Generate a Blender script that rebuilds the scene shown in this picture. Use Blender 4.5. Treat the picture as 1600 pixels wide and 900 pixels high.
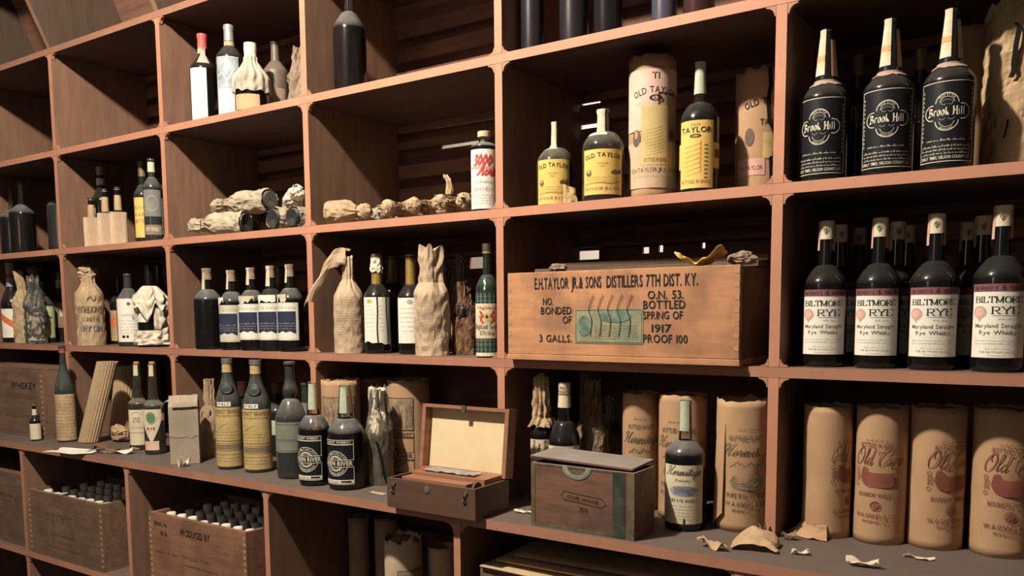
import bpy, bmesh, math, random
from mathutils import Vector, Matrix, noise
from math import sin, cos, pi, radians, atan2, sqrt, hypot

SC = bpy.context.scene
COL = SC.collection
for o in list(bpy.data.objects):
    bpy.data.objects.remove(o)

# ------------------------------------------------------------------ camera
FPX, PY = 1299.6, 612.5
CAM = Vector((1.15101, -1.66863, 0.12523))
RM = Matrix(((0.830937, -0.554343, -0.047406), (0.556314, 0.826674, 0.084405), (-0.0076, -0.096508, 0.995303)))
cd = bpy.data.cameras.new('camera')
cam = bpy.data.objects.new('camera', cd)
COL.objects.link(cam)
cd.sensor_width = 36.0
cd.lens = FPX / 1600 * 36
cd.shift_y = (PY - 450) / 1600
cd.clip_start = 0.02
m4 = Matrix((RM.col[0], RM.col[2], -RM.col[1])).transposed().to_4x4()
m4.translation = CAM
cam.matrix_world = m4
SC.camera = cam

# ------------------------------------------------------------------ world, lamps, exposure
w = bpy.data.worlds.new('world')
SC.world = w
w.use_nodes = True
w.node_tree.nodes['Background'].inputs[0].default_value = (1.0, 0.85, 0.7, 1)
w.node_tree.nodes['Background'].inputs[1].default_value = 0.0


def lamp(name, loc, power, color, radius):
    l = bpy.data.lights.new(name, 'POINT')
    l.energy = power
    l.color = color
    l.shadow_soft_size = radius
    o = bpy.data.objects.new(name, l)
    o.location = loc
    COL.objects.link(o)
    return o


lamp('ceiling_lamp', (-0.34, -1.40, 1.82), 395, (1.0, 0.9, 0.74), 0.058)
lamp('unseen_fill_lamp', (-0.5, -3.1, 0.75), 9, (1.0, 0.93, 0.84), 0.3)  # weak soft fill, unseen, added to lift the shade inside the bays
lamp('back_room_lamp', (0.2, 0.72, 1.2), 100, (1.0, 0.96, 0.88), 0.05)
SC.view_settings.view_transform = 'Standard'
SC.view_settings.look = 'None'
SC.view_settings.exposure = 0.0
SC.view_settings.gamma = 1.0
SC.view_settings.use_curve_mapping = False


# ------------------------------------------------------------------ points of the place seen along a line of sight
def ray(u, v):
    return RM @ Vector(((u - 800) / FPX, 1, -(v - PY) / FPX))


def at_y(u, v, y):
    d = ray(u, v)
    return CAM + d * ((y - CAM.y) / d.y)


def at_z(u, v, z):
    d = ray(u, v)
    return CAM + d * ((z - CAM.z) / d.z)


def depth_of(p):
    return (RM.transposed() @ (Vector(p) - CAM)).y


# ------------------------------------------------------------------ materials
MATS = {}


def ramp(nt, fac, stops):
    n = nt.nodes.new('ShaderNodeValToRGB')
    cr = n.color_ramp
    while len(cr.elements) < len(stops):
        cr.elements.new(0.5)
    for e, (p, c) in zip(cr.elements, stops):
        e.position = p
        e.color = (c[0], c[1], c[2], 1)
    nt.links.new(fac, n.inputs[0])
    return n.outputs[0]


def base_mat(name):
    m = bpy.data.materials.new(name)
    m.use_nodes = True
    nt = m.node_tree
    return m, nt, nt.nodes['Principled BSDF']


def tex(nt, scale, detail=4, stretch=(1, 1, 1), rough=0.55, coord='Object'):
    tc = nt.nodes.new('ShaderNodeTexCoord')
    mp = nt.nodes.new('ShaderNodeMapping')
    mp.inputs['Scale'].default_value = stretch
    nt.links.new(tc.outputs[coord], mp.inputs[0])
    n = nt.nodes.new('ShaderNodeTexNoise')
    n.inputs['Scale'].default_value = scale
    n.inputs['Detail'].default_value = detail
    n.inputs['Roughness'].default_value = rough
    nt.links.new(mp.outputs[0], n.inputs['Vector'])
    return n.outputs['Fac']


def mixc(nt, fac, a, b, mode='MIX'):
    n = nt.nodes.new('ShaderNodeMix')
    n.data_type = 'RGBA'
    n.blend_type = mode
    if hasattr(fac, 'links'):
        nt.links.new(fac, n.inputs[0])
    else:
        n.inputs[0].default_value = fac
    for s, val in ((6, a), (7, b)):
        if hasattr(val, 'links'):
            nt.links.new(val, n.inputs[s])
        else:
            n.inputs[s].default_value = (val[0], val[1], val[2], 1)
    return n.outputs[2]


def bump(nt, bs, h, strength=0.2, dist=0.002):
    b = nt.nodes.new('ShaderNodeBump')
    b.inputs['Strength'].default_value = strength
    b.inputs['Distance'].default_value = dist
    nt.links.new(h, b.inputs['Height'])
    nt.links.new(b.outputs[0], bs.inputs['Normal'])


def mul(c, k):
    return tuple(x * k for x in c)


def wood(name, c, stretch=(1, 6, 6), dark=0.6, rough=0.65, stain=None, scale=6, dust=0.0, dustc=(0.27, 0.2, 0.16)):
    if name in MATS:
        return MATS[name]
    m, nt, bs = base_mat(name)
    g = tex(nt, scale, 6, stretch, 0.65)
    col = ramp(nt, g, [(0.3, mul(c, dark)), (0.5, c), (0.72, mul(c, 1.25))])
    g2 = tex(nt, 3.0, 3)
    col = mixc(nt, ramp(nt, g2, [(0.35, (0, 0, 0)), (0.7, (0.5, 0.5, 0.5))]), col, mul(c, 0.75))
    if stain:
        g3 = tex(nt, 9.0, 5)
        col = mixc(nt, ramp(nt, g3, [(0.48, (0, 0, 0)), (0.66, (0.85, 0.85, 0.85))]), col, stain)
    if dust > 0:
        ge = nt.nodes.new('ShaderNodeNewGeometry')
        sx = nt.nodes.new('ShaderNodeSeparateXYZ')
        nt.links.new(ge.outputs['Normal'], sx.inputs[0])
        g4 = tex(nt, 14.0, 5)
        mm = nt.nodes.new('ShaderNodeMath')
        mm.operation = 'MULTIPLY'
        nt.links.new(ramp(nt, sx.outputs['Z'], [(0.7, (0, 0, 0)), (0.95, (1, 1, 1))]), mm.inputs[0])
        nt.links.new(ramp(nt, g4, [(0.25, (dust * 0.6,) * 3), (0.65, (dust,) * 3)]), mm.inputs[1])
        col = mixc(nt, mm.outputs[0], col, dustc)
    nt.links.new(col, bs.inputs['Base Color'])
    bs.inputs['Roughness'].default_value = rough
    bs.inputs['Specular IOR Level'].default_value = 0.3
    bump(nt, bs, g, 0.15)
    MATS[name] = m
    return m


def paper(name, c, var=0.25, spots=None, rough=0.85, scale=18, sheen=0.2):
    if name in MATS:
        return MATS[name]
    m, nt, bs = base_mat(name)
    g = tex(nt, scale, 5)
    col = ramp(nt, g, [(0.3, mul(c, 1 - var)), (0.55, c), (0.75, mul(c, 1 + var * 0.4))])
    if spots:
        g2 = tex(nt, scale * 0.7, 4)
        col = mixc(nt, ramp(nt, g2, [(0.5, (0, 0, 0)), (0.68, (0.8, 0.8, 0.8))]), col, spots)
    nt.links.new(col, bs.inputs['Base Color'])
    bs.inputs['Roughness'].default_value = rough
    bs.inputs['Specular IOR Level'].default_value = sheen
    bump(nt, bs, g, 0.08)
    MATS[name] = m
    return m


def flat(name, c, rough=0.7, metal=0.0, spec=0.3):
    if name in MATS:
        return MATS[name]
    m, nt, bs = base_mat(name)
    g = tex(nt, 40, 3)
    nt.links.new(ramp(nt, g, [(0.3, mul(c, 0.85)), (0.7, mul(c, 1.1))]), bs.inputs['Base Color'])
    bs.inputs['Roughness'].default_value = rough
    bs.inputs['Metallic'].default_value = metal
    bs.inputs['Specular IOR Level'].default_value = spec
    MATS[name] = m
    return m


def dark_glass(name, c, dust=0.5, film=0.05, rough=0.12, dustc=(0.3, 0.28, 0.26)):
    """bottle glass with dark spirit behind it; dust has settled on what faces up"""
    if name in MATS:
        return MATS[name]
    m, nt, bs = base_mat(name)
    ge = nt.nodes.new('ShaderNodeNewGeometry')
    sx = nt.nodes.new('ShaderNodeSeparateXYZ')
    nt.links.new(ge.outputs['Normal'], sx.inputs[0])
    up = ramp(nt, sx.outputs['Z'], [(0.05, (film,) * 3), (0.75, (dust,) * 3)])
    g = tex(nt, 30, 5, (1, 1, 0.5))
    mm = nt.nodes.new('ShaderNodeMath')
    mm.operation = 'MULTIPLY'
    nt.links.new(up, mm.inputs[0])
    nt.links.new(ramp(nt, g, [(0.3, (0.45,) * 3), (0.65, (1, 1, 1))]), mm.inputs[1])
    nt.links.new(mixc(nt, mm.outputs[0], c, dustc), bs.inputs['Base Color'])
    bs.inputs['Roughness'].default_value = rough
    bs.inputs['IOR'].default_value = 1.5
    bs.inputs['Coat Weight'].default_value = 0.12
    bs.inputs['Coat Roughness'].default_value = 0.32
    MATS[name] = m
    return m


def clear_glass(name, tint=(0.9, 0.92, 0.9), film=0.1, dust=0.25, filmc=(0.42, 0.4, 0.37)):
    """thin clear glass: tinted see-through shell, fresnel gloss and a dusty film"""
    if name in MATS:
        return MATS[name]
    m, nt, bs = base_mat(name)
    nt.nodes.remove(bs)
    out = nt.nodes['Material Output']
    tr = nt.nodes.new('ShaderNodeBsdfTransparent')
    tr.inputs[0].default_value = (*tint, 1)
    gl = nt.nodes.new('ShaderNodeBsdfGlossy')
    gl.inputs['Roughness'].default_value = 0.11
    df = nt.nodes.new('ShaderNodeBsdfDiffuse')
    df.inputs[0].default_value = (*filmc, 1)
    fr = nt.nodes.new('ShaderNodeFresnel')
    fr.inputs[0].default_value = 1.5
    m1 = nt.nodes.new('ShaderNodeMixShader')
    nt.links.new(fr.outputs[0], m1.inputs[0])
    nt.links.new(tr.outputs[0], m1.inputs[1])
    nt.links.new(gl.outputs[0], m1.inputs[2])
    ge = nt.nodes.new('ShaderNodeNewGeometry')
    sx = nt.nodes.new('ShaderNodeSeparateXYZ')
    nt.links.new(ge.outputs['Normal'], sx.inputs[0])
    up = ramp(nt, sx.outputs['Z'], [(0.15, (film,) * 3), (0.7, (dust,) * 3)])
    g = tex(nt, 35, 4)
    mm = nt.nodes.new('ShaderNodeMath')
    mm.operation = 'MULTIPLY'
    nt.links.new(up, mm.inputs[0])
    nt.links.new(ramp(nt, g, [(0.3, (0.5,) * 3), (0.65, (1, 1, 1))]), mm.inputs[1])
    m2 = nt.nodes.new('ShaderNodeMixShader')
    nt.links.new(mm.outputs[0], m2.inputs[0])
    nt.links.new(m1.outputs[0], m2.inputs[1])
    nt.links.new(df.outputs[0], m2.inputs[2])
    nt.links.new(m2.outputs[0], out.inputs[0])
    MATS[name] = m
    return m


def plaster(name, c):
    return paper(name, c, 0.15, None, 0.9, 5)


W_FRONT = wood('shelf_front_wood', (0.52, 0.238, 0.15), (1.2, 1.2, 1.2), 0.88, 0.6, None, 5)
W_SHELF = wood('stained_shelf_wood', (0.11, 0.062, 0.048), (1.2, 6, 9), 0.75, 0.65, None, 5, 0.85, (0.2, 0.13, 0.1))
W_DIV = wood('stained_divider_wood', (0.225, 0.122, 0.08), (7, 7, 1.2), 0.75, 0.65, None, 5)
W_TOPDIV = wood('shaded_top_wood', (0.085, 0.055, 0.038), (7, 7, 1.2), 0.75, 0.65, None, 5)  # shade of the leaning top tier put into its wood colour
W_TOPEDGE = wood('shaded_top_edge', (0.3, 0.17, 0.1), (1.2, 1.2, 1.2), 0.85, 0.6, None, 5)  # top tier front edges, dimmed in the colour for the weaker light there
W_FRONT_TOP = wood('dimmed_upper_front_wood', (0.33, 0.165, 0.105), (1.2, 1.2, 1.2), 0.85, 0.6, None, 5)  # light falling off at the topmost shelf, painted as a darker front
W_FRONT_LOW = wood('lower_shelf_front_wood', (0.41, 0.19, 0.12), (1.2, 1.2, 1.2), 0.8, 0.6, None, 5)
W_BRACKET = wood('bracket_wood', (0.43, 0.2, 0.12), (1.2, 1.2, 1.2), 0.85, 0.6, None, 5)
W_SLAT = wood('dark_slat_wood', (0.25, 0.125, 0.085), (1, 8, 8), 0.6, 0.7, None, 5)
W_COUNTER = wood('dusty_counter_wood', (0.12, 0.065, 0.046), (1.2, 6, 9), 0.75, 0.65, None, 5, 1.0, (0.135, 0.105, 0.092))
W_CRATE = wood('crate_pine', (0.52, 0.25, 0.125), (1, 7, 9), 0.75, 0.7, (0.26, 0.13, 0.075), 6)
W_CRATE_DARK = wood('dark_crate_pine', (0.2, 0.115, 0.075), (1, 7, 9), 0.55, 0.75, (0.12, 0.075, 0.05), 6)
W_CRATE_RED = wood('red_crate_pine', (0.28, 0.135, 0.08), (1, 7, 9), 0.55, 0.75, (0.17, 0.085, 0.055), 6)
W_EDGE = wood('crate_end_grain', (0.42, 0.27, 0.15), (4, 4, 40), 0.45, 0.75, None, 8)
W_BOARD = wood('old_dark_board', (0.16, 0.1, 0.065), (1, 8, 8), 0.6, 0.7, None, 6)
W_CASE = wood('walnut_case', (0.12, 0.066, 0.046), (1, 5, 8), 0.7, 0.4, (0.11, 0.06, 0.04), 6)
W_CASE_IN = wood('walnut_case_inner', (0.3, 0.14, 0.085), (1, 5, 8), 0.7, 0.4, None, 6)
W_CIGAR = wood('cigar_box_cedar', (0.18, 0.093, 0.063), (1, 6, 8), 0.6, 0.6, (0.08, 0.05, 0.04), 7, 0.9, (0.3, 0.27, 0.25))
P_KRAFT = paper('kraft_paper', (0.5, 0.34, 0.2), 0.25, None, 0.8, 14)
P_TUBE = paper('tan_tube_card', (0.48, 0.295, 0.17), 0.16, (0.39, 0.24, 0.135), 0.8, 9)
P_TUBE_PALE = paper('pale_tube_card', (0.6, 0.44, 0.3), 0.2, (0.5, 0.34, 0.2), 0.8, 9)
P_TISSUE = paper('cream_tissue', (0.72, 0.63, 0.5), 0.25, None, 0.8, 14)
P_TISSUE_GREY = paper('grey_tissue', (0.45, 0.4, 0.32), 0.35, (0.3, 0.25, 0.18), 0.8, 14)
P_NEWS = paper('news_paper', (0.52, 0.38, 0.26), 0.2, None, 0.85, 14)
P_STRAWP = paper('straw_paper', (0.5, 0.42, 0.31), 0.35, (0.3, 0.24, 0.17), 0.8, 22)
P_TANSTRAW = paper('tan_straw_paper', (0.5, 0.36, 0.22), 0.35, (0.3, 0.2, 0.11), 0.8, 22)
P_CORR = paper('corrugated_card', (0.5, 0.36, 0.22), 0.15, None, 0.85, 12)
P_SLEEVE = paper('pale_corrugated_card', (0.58, 0.42, 0.3), 0.15, None, 0.85, 12)
P_BOX = paper('grey_carton', (0.37, 0.3, 0.22), 0.2, (0.3, 0.24, 0.17), 0.85, 10)
P_WHITE = paper('white_label_paper', (0.8, 0.76, 0.66), 0.08, None, 0.6, 25)
P_AGED = paper('aged_label_paper', (0.7, 0.6, 0.43), 0.18, (0.52, 0.42, 0.27), 0.7, 16)
P_STAIN = paper('stained_white_label', (0.8, 0.77, 0.7), 0.08, (0.72, 0.52, 0.42), 0.6, 22)
P_YEL = paper('yellow_label_paper', (0.78, 0.53, 0.15), 0.1, (0.74, 0.46, 0.18), 0.6, 18)
P_YEL_DIRTY = paper('dirty_yellow_label', (0.6, 0.44, 0.2), 0.25, (0.5, 0.33, 0.15), 0.7, 22)
P_OCHRE = paper('ochre_label_paper', (0.52, 0.38, 0.17), 0.25, (0.4, 0.29, 0.14), 0.7, 22)
P_BLACK = paper('black_label_paper', (0.012, 0.013, 0.016), 0.2, None, 0.45, 25)
P_NAVY = paper('navy_label_paper', (0.03, 0.036, 0.075), 0.3, None, 0.6, 25)
P_SLATE = paper('grey_green_label', (0.2, 0.21, 0.17), 0.15, None, 0.8, 25)
P_GREENL = paper('green_label_paper', (0.5, 0.56, 0.3), 0.2, (0.42, 0.45, 0.25), 0.7, 25)
P_STAMP = paper('green_tax_stamp', (0.5, 0.56, 0.42), 0.2, (0.42, 0.5, 0.4), 0.7, 40)
P_STAMP_OLD = paper('faded_tax_stamp', (0.6, 0.58, 0.44), 0.2, (0.6, 0.4, 0.2), 0.7, 30)
P_TEAL = paper('green_revenue_stamp', (0.32, 0.3, 0.18), 0.3, (0.13, 0.2, 0.16), 0.7, 22)
P_PINK = paper('pink_label_paper', (0.72, 0.46, 0.38), 0.15, (0.7, 0.56, 0.42), 0.7, 14)
P_LIN = paper('stained_lining_paper', (0.72, 0.57, 0.36), 0.1, (0.6, 0.46, 0.27), 0.8, 11)
P_BLUEGREY = paper('blue_grey_label', (0.35, 0.4, 0.44), 0.5, (0.12, 0.13, 0.14), 0.5, 22)
P_BARK = paper('straw_jacket', (0.22, 0.12, 0.07), 0.5, (0.1, 0.055, 0.03), 0.9, 40)
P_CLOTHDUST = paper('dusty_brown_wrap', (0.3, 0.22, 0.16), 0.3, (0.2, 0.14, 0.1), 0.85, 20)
INK = flat('black_ink', (0.02, 0.018, 0.018), 0.8)
INK_SOFT = flat('faded_black_ink', (0.14, 0.1, 0.07), 0.8)
INK_RED = flat('dark_red_ink', (0.22, 0.065, 0.05), 0.8)
INK_MAROON = flat('maroon_ink', (0.2, 0.075, 0.085), 0.7)
INK_ROSE = flat('rose_ink', (0.62, 0.36, 0.3), 0.7)
INK_CRIMSON = flat('crimson_ink', (0.55, 0.06, 0.05), 0.7)
INK_ORANGE = flat('orange_ink', (0.7, 0.18, 0.05), 0.7)
INK_BLUE = flat('slate_blue_ink', (0.1, 0.12, 0.2), 0.8)
INK_GREY = flat('grey_ink', (0.42, 0.37, 0.31), 0.8)
INK_CREAM = flat('cream_ink', (0.74, 0.68, 0.54), 0.7)
INK_GOLD = flat('gold_ink', (0.55, 0.42, 0.12), 0.6)
INK_GREEN = flat('green_ink', (0.1, 0.22, 0.12), 0.7)
INK_BROWN = flat('brown_ink', (0.25, 0.14, 0.07), 0.8)
INK_TEAL = paper('teal_ink', (0.13, 0.2, 0.155), 0.4, (0.3, 0.28, 0.18), 0.8, 60)
G_BLACK = dark_glass('black_bottle_glass', (0.006, 0.005, 0.005), 0.12, 0.0, 0.08)
G_BLACKD = dark_glass('dusty_black_glass', (0.008, 0.007, 0.007), 0.2, 0.015)
G_GREEN = dark_glass('dark_green_glass', (0.008, 0.014, 0.011), 0.35, 0.02)
G_GREEND = dark_glass('dusty_green_glass', (0.014, 0.023, 0.021), 0.55, 0.07)
G_GREYD = dark_glass('dusty_grey_glass', (0.018, 0.022, 0.021), 0.6, 0.06, 0.15)
G_PURPLE = dark_glass('dark_purple_glass', (0.012, 0.008, 0.013), 0.4, 0.03, 0.25)
G_VIOLET = dark_glass('dusty_violet_glass', (0.04, 0.037, 0.07), 0.5, 0.12, 0.25)
G_WINE = dark_glass('wine_red_glass', (0.035, 0.008, 0.012), 0.4, 0.05)
G_CLEAR = clear_glass('clear_bottle_glass', (0.86, 0.86, 0.84), 0.03, 0.12)
G_CLEARD = clear_glass('dusty_clear_glass', (0.8, 0.79, 0.76), 0.025, 0.5, (0.33, 0.32, 0.31))
G_GRIMY = clear_glass('grimy_clear_glass', (0.75, 0.74, 0.68), 0.11, 0.45, (0.33, 0.31, 0.25))
G_GREENC = clear_glass('pale_green_glass', (0.5, 0.65, 0.52), 0.08, 0.3, (0.25, 0.3, 0.26))
G_CELLO = clear_glass('cellophane', (0.93, 0.91, 0.87), 0.14, 0.3, (0.62, 0.58, 0.5))
L_WHISKEY = flat('amber_whiskey', (0.10, 0.03, 0.011), 0.15, 0, 0.5)
L_DARK = flat('dark_whiskey', (0.012, 0.006, 0.005), 0.15, 0, 0.5)
M_TIN = flat('grey_tin', (0.28, 0.28, 0.28), 0.5, 0.7)
M_FOIL = flat('dull_silver_foil', (0.42, 0.4, 0.36), 0.5, 0.5)
M_GOLDF = flat('gold_foil', (0.52, 0.36, 0.1), 0.4, 0.6)
M_BRONZEF = flat('tarnished_foil', (0.24, 0.17, 0.08), 0.5, 0.4)
M_WAXR = flat('red_wax', (0.55, 0.1, 0.08), 0.5)
M_CORK = flat('cork', (0.4, 0.25, 0.12), 0.9)
M_CREAMCAP = flat('cream_cap', (0.6, 0.5, 0.33), 0.6)
M_IRON = flat('dull_iron', (0.15, 0.12, 0.1), 0.5, 0.7)
M_VOID = flat('black_hole', (0.004, 0.003, 0.003), 0.9)
M_GLASSY = flat('green_seal_glass', (0.03, 0.04, 0.036), 0.3)


# ------------------------------------------------------------------ mesh builder
class MB:
    def __init__(self):
        self.v = []
        self.f = []

    def add(self, vs, fs):
        k = len(self.v)
        self.v += [tuple(x) for x in vs]
        self.f += [tuple(i + k for i in f) for f in fs]
        return self

    def box(self, a, b, M=None):
        x0, y0, z0 = a
        x1, y1, z1 = b
        vs = [Vector(p) for p in ((x0, y0, z0), (x1, y0, z0), (x1, y1, z0), (x0, y1, z0), (x0, y0, z1), (x1, y0, z1), (x1, y1, z1), (x0, y1, z1))]
        if M is not None:
            vs = [M @ p for p in vs]
        return self.add(vs, [(0, 3, 2, 1), (4, 5, 6, 7), (0, 1, 5, 4), (1, 2, 6, 5), (2, 3, 7, 6), (3, 0, 4, 7)])

    def lathe(self, prof, n=32, M=None, a0=0.0, a1=None):
        full = a1 is None
        if full:
            a1 = a0 + 2 * pi
        k = n if full else n + 1
        vs, fs = [], []
        for r, z in prof:
            for i in range(k):
                a = a0 + (a1 - a0) * i / n
                vs.append(Vector((r * cos(a), r * sin(a), z)))
        for j in range(len(prof) - 1):
            for i in range(n):
                i2 = (i + 1) % k
                fs.append((j * k + i, j * k + i2, (j + 1) * k + i2, (j + 1) * k + i))
        if M is not None:
            vs = [M @ p for p in vs]
        return self.add(vs, fs)

    def grid(self, fn, nu, nv, closed=False):
        vs, fs = [], []
        k = nu if closed else nu + 1
        for j in range(nv + 1):
            for i in range(k):
                vs.append(fn(i / nu, j / nv))
        for j in range(nv):
            for i in range(nu):
                i2 = (i + 1) % k
                fs.append((j * k + i, j * k + i2, (j + 1) * k + i2, (j + 1) * k + i))
        return self.add(vs, fs)

    def prism(self, poly, y0, y1, M=None):
        """poly in xz, extruded along y"""
        n = len(poly)
        vs = [Vector((x, y0, z)) for x, z in poly] + [Vector((x, y1, z)) for x, z in poly]
        if M is not None:
            vs = [M @ p for p in vs]
        fs = [tuple(range(n)), tuple(range(2 * n - 1, n - 1, -1))]
        for i in range(n):
            j = (i + 1) % n
            fs.append((i, i + n, j + n, j))
        return self.add(vs, fs)

    def tube(self, pts, r, n=8):
        pts = [Vector(p) for p in pts]
        vs, fs = [], []
        for i, p in enumerate(pts):
            t = (pts[min(i + 1, len(pts) - 1)] - pts[max(i - 1, 0)]).normalized()
            a = t.cross(Vector((0.13, 0.31, 0.94))).normalized()
            b = t.cross(a)
            for k in range(n):
                an = 2 * pi * k / n
                vs.append(p + (a * cos(an) + b * sin(an)) * r)
        for i in range(len(pts) - 1):
            for k in range(n):
                k2 = (k + 1) % n
                fs.append((i * n + k, i * n + k2, (i + 1) * n + k2, (i + 1) * n + k))
        fs.append(tuple(range(n))[::-1])
        fs.append(tuple(range((len(pts) - 1) * n, len(pts) * n)))
        return self.add(vs, fs)

    def build(self, name, mat, parent=None, smooth=False, bevel=0.0, solid=0.0, recalc=True):
        me = bpy.data.meshes.new(name)
        me.from_pydata(self.v, [], self.f)
        if recalc:
            bm = bmesh.new()
            bm.from_mesh(me)
            bmesh.ops.recalc_face_normals(bm, faces=bm.faces)
            bm.to_mesh(me)
            bm.free()
        o = bpy.data.objects.new(name, me)
        COL.objects.link(o)
        if mat:
            me.materials.append(mat)
        if smooth:
            me.shade_smooth()
            if smooth == 'auto':
                me.set_sharp_from_angle(angle=radians(38))
        if parent:
            o.parent = parent
        if bevel:
            md = o.modifiers.new('bevel', 'BEVEL')
            md.width = bevel
            md.segments = 2
            md.limit_method = 'ANGLE'
        if solid:
            md = o.modifiers.new('solid', 'SOLIDIFY')
            md.thickness = solid
            md.offset = 0
        return o


def tag(o, label, cat, group=None):
    o['label'] = label
    o['category'] = cat
    if group:
        o['group'] = group
    return o


def empty(name, loc, rz=0.0, label=None, cat=None, group=None):
    o = bpy.data.objects.new(name, None)
    o.empty_display_size = 0.03
    o.location = loc
    o.rotation_euler = (0, 0, rz)
    COL.objects.link(o)
    if label:
        tag(o, label, cat, group)
    return o


def copy_tree(o, parent=None):
    c = o.copy()
    COL.objects.link(c)
    if parent:
        c.parent = parent
    for ch in list(o.children):
        copy_tree(ch, c)
    return c


def structure(o):
    o['kind'] = 'structure'
    return o


# ------------------------------------------------------------------ lettering
GL = {}


def glyph(ch, bold):
    key = (ch, bold)
    if key not in GL:
        cu = bpy.data.curves.new('glyph', 'FONT')
        cu.body = ch
        cu.size = 1.0
        cu.resolution_u = 2
        cu.offset = bold
        ob = bpy.data.objects.new('glyph', cu)
        me = bpy.data.meshes.new_from_object(ob)
        vs = [(v.co.x, v.co.y) for v in me.vertices]
        fs = [tuple(p.vertices) for p in me.polygons]
        bpy.data.objects.remove(ob)
        bpy.data.meshes.remove(me)
        bpy.data.curves.remove(cu)
        if not vs:
            GL[key] = ([], [], 0.3)
        else:
            x0 = min(p[0] for p in vs)
            x1 = max(p[0] for p in vs)
            GL[key] = ([((x - x0), y) for x, y in vs], fs, x1 - x0)
    return GL[key]


CAPH = None


def cap_height():
    global CAPH
    if CAPH is None:
        CAPH = max(p[1] for p in glyph('H', 0.0)[0])
    return CAPH


SERIF = {
 'A': (.9, "0,0^ .45,1|.45,1 .9,0^|.18,.36 .72,.36"), 'B': (.75, ".08,0^ .08,1^|.08,1 .45,1 .65,.88 .65,.65 .45,.53 .08,.53|.45,.53 .72,.42 .72,.12 .48,0 .08,0"),
 'C': (.8, ".75,.78 .6,.97 .3,1 .08,.75 .06,.3 .25,.02 .55,0 .78,.22"), 'D': (.82, ".08,0^ .08,1^|.08,1 .45,1 .75,.8 .78,.3 .5,0 .08,0"),
 'E': (.7, ".08,0^ .08,1^|.08,1 .65,1 .65,.82|.08,.52 .5,.52|.08,0 .68,0 .68,.2"), 'F': (.68, ".08,0^ .08,1^|.08,1 .65,1 .65,.82|.08,.52 .5,.52"),
 'G': (.85, ".78,.78 .6,.97 .3,1 .08,.75 .06,.3 .25,.02 .55,0 .78,.12 .78,.42|.55,.42 .85,.42"), 'H': (.85, ".08,0^ .08,1^|.77,0^ .77,1^|.08,.52 .77,.52"),
 'I': (.3, ".15,0^ .15,1^"), 'J': (.5, ".35,1^ .35,.2 .2,0 .05,.15"), 'K': (.8, ".08,0^ .08,1^|.7,1^ .1,.45|.3,.6 .75,0^"), 'L': (.65, ".08,0^ .08,1^|.08,0 .62,0 .62,.22"),
 'M': (1.0, ".1,0^ .1,1^|.1,1 .5,.1 .9,1|.9,1^ .9,0^"), 'N': (.85, ".08,0^ .08,1^|.08,1 .75,0|.75,0 .75,1^"), 'O': (.85, ".42,1 .15,.88 .05,.5 .15,.12 .42,0 .7,.12 .8,.5 .7,.88 .42,1"),
 'P': (.7, ".08,0^ .08,1^|.08,1 .45,1 .66,.88 .66,.6 .45,.47 .08,.47"), 'R': (.78, ".08,0^ .08,1^|.08,1 .45,1 .66,.88 .66,.6 .45,.47 .08,.47|.35,.47 .72,0^"),
 'S': (.65, ".58,.82 .4,1 .15,.95 .08,.72 .3,.55 .52,.42 .6,.2 .42,0 .15,.03 .05,.2"), 'T': (.75, ".37,0^ .37,1|.03,.8 .03,1 .72,1 .72,.8"), 'U': (.82, ".08,1^ .08,.25 .3,0 .5,0 .72,.25 .72,1^"),
 'V': (.85, ".05,1^ .42,0|.42,0 .8,1^"), 'W': (1.15, ".05,1^ .3,0|.3,0 .58,.85|.58,.85 .85,0|.85,0 1.1,1^"), 'Y': (.85, ".05,1^ .42,.45|.8,1^ .42,.45|.42,.45 .42,0^"),
 '&': (.85, ".8,.45 .5,0 .2,0 .08,.2 .5,.65 .45,.95 .28,.98 .22,.75 .8,0"), '.': (.25, ".1,0 .1,.12"), ',': (.25, ".12,.1 .05,-.15"), "'": (.2, ".1,1 .1,.75"),
 '6': (.65, ".5,.95 .2,.8 .08,.4 .15,.08 .4,0 .6,.2 .5,.45 .25,.48 .1,.3"), ' ': (.4, "")}
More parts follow.
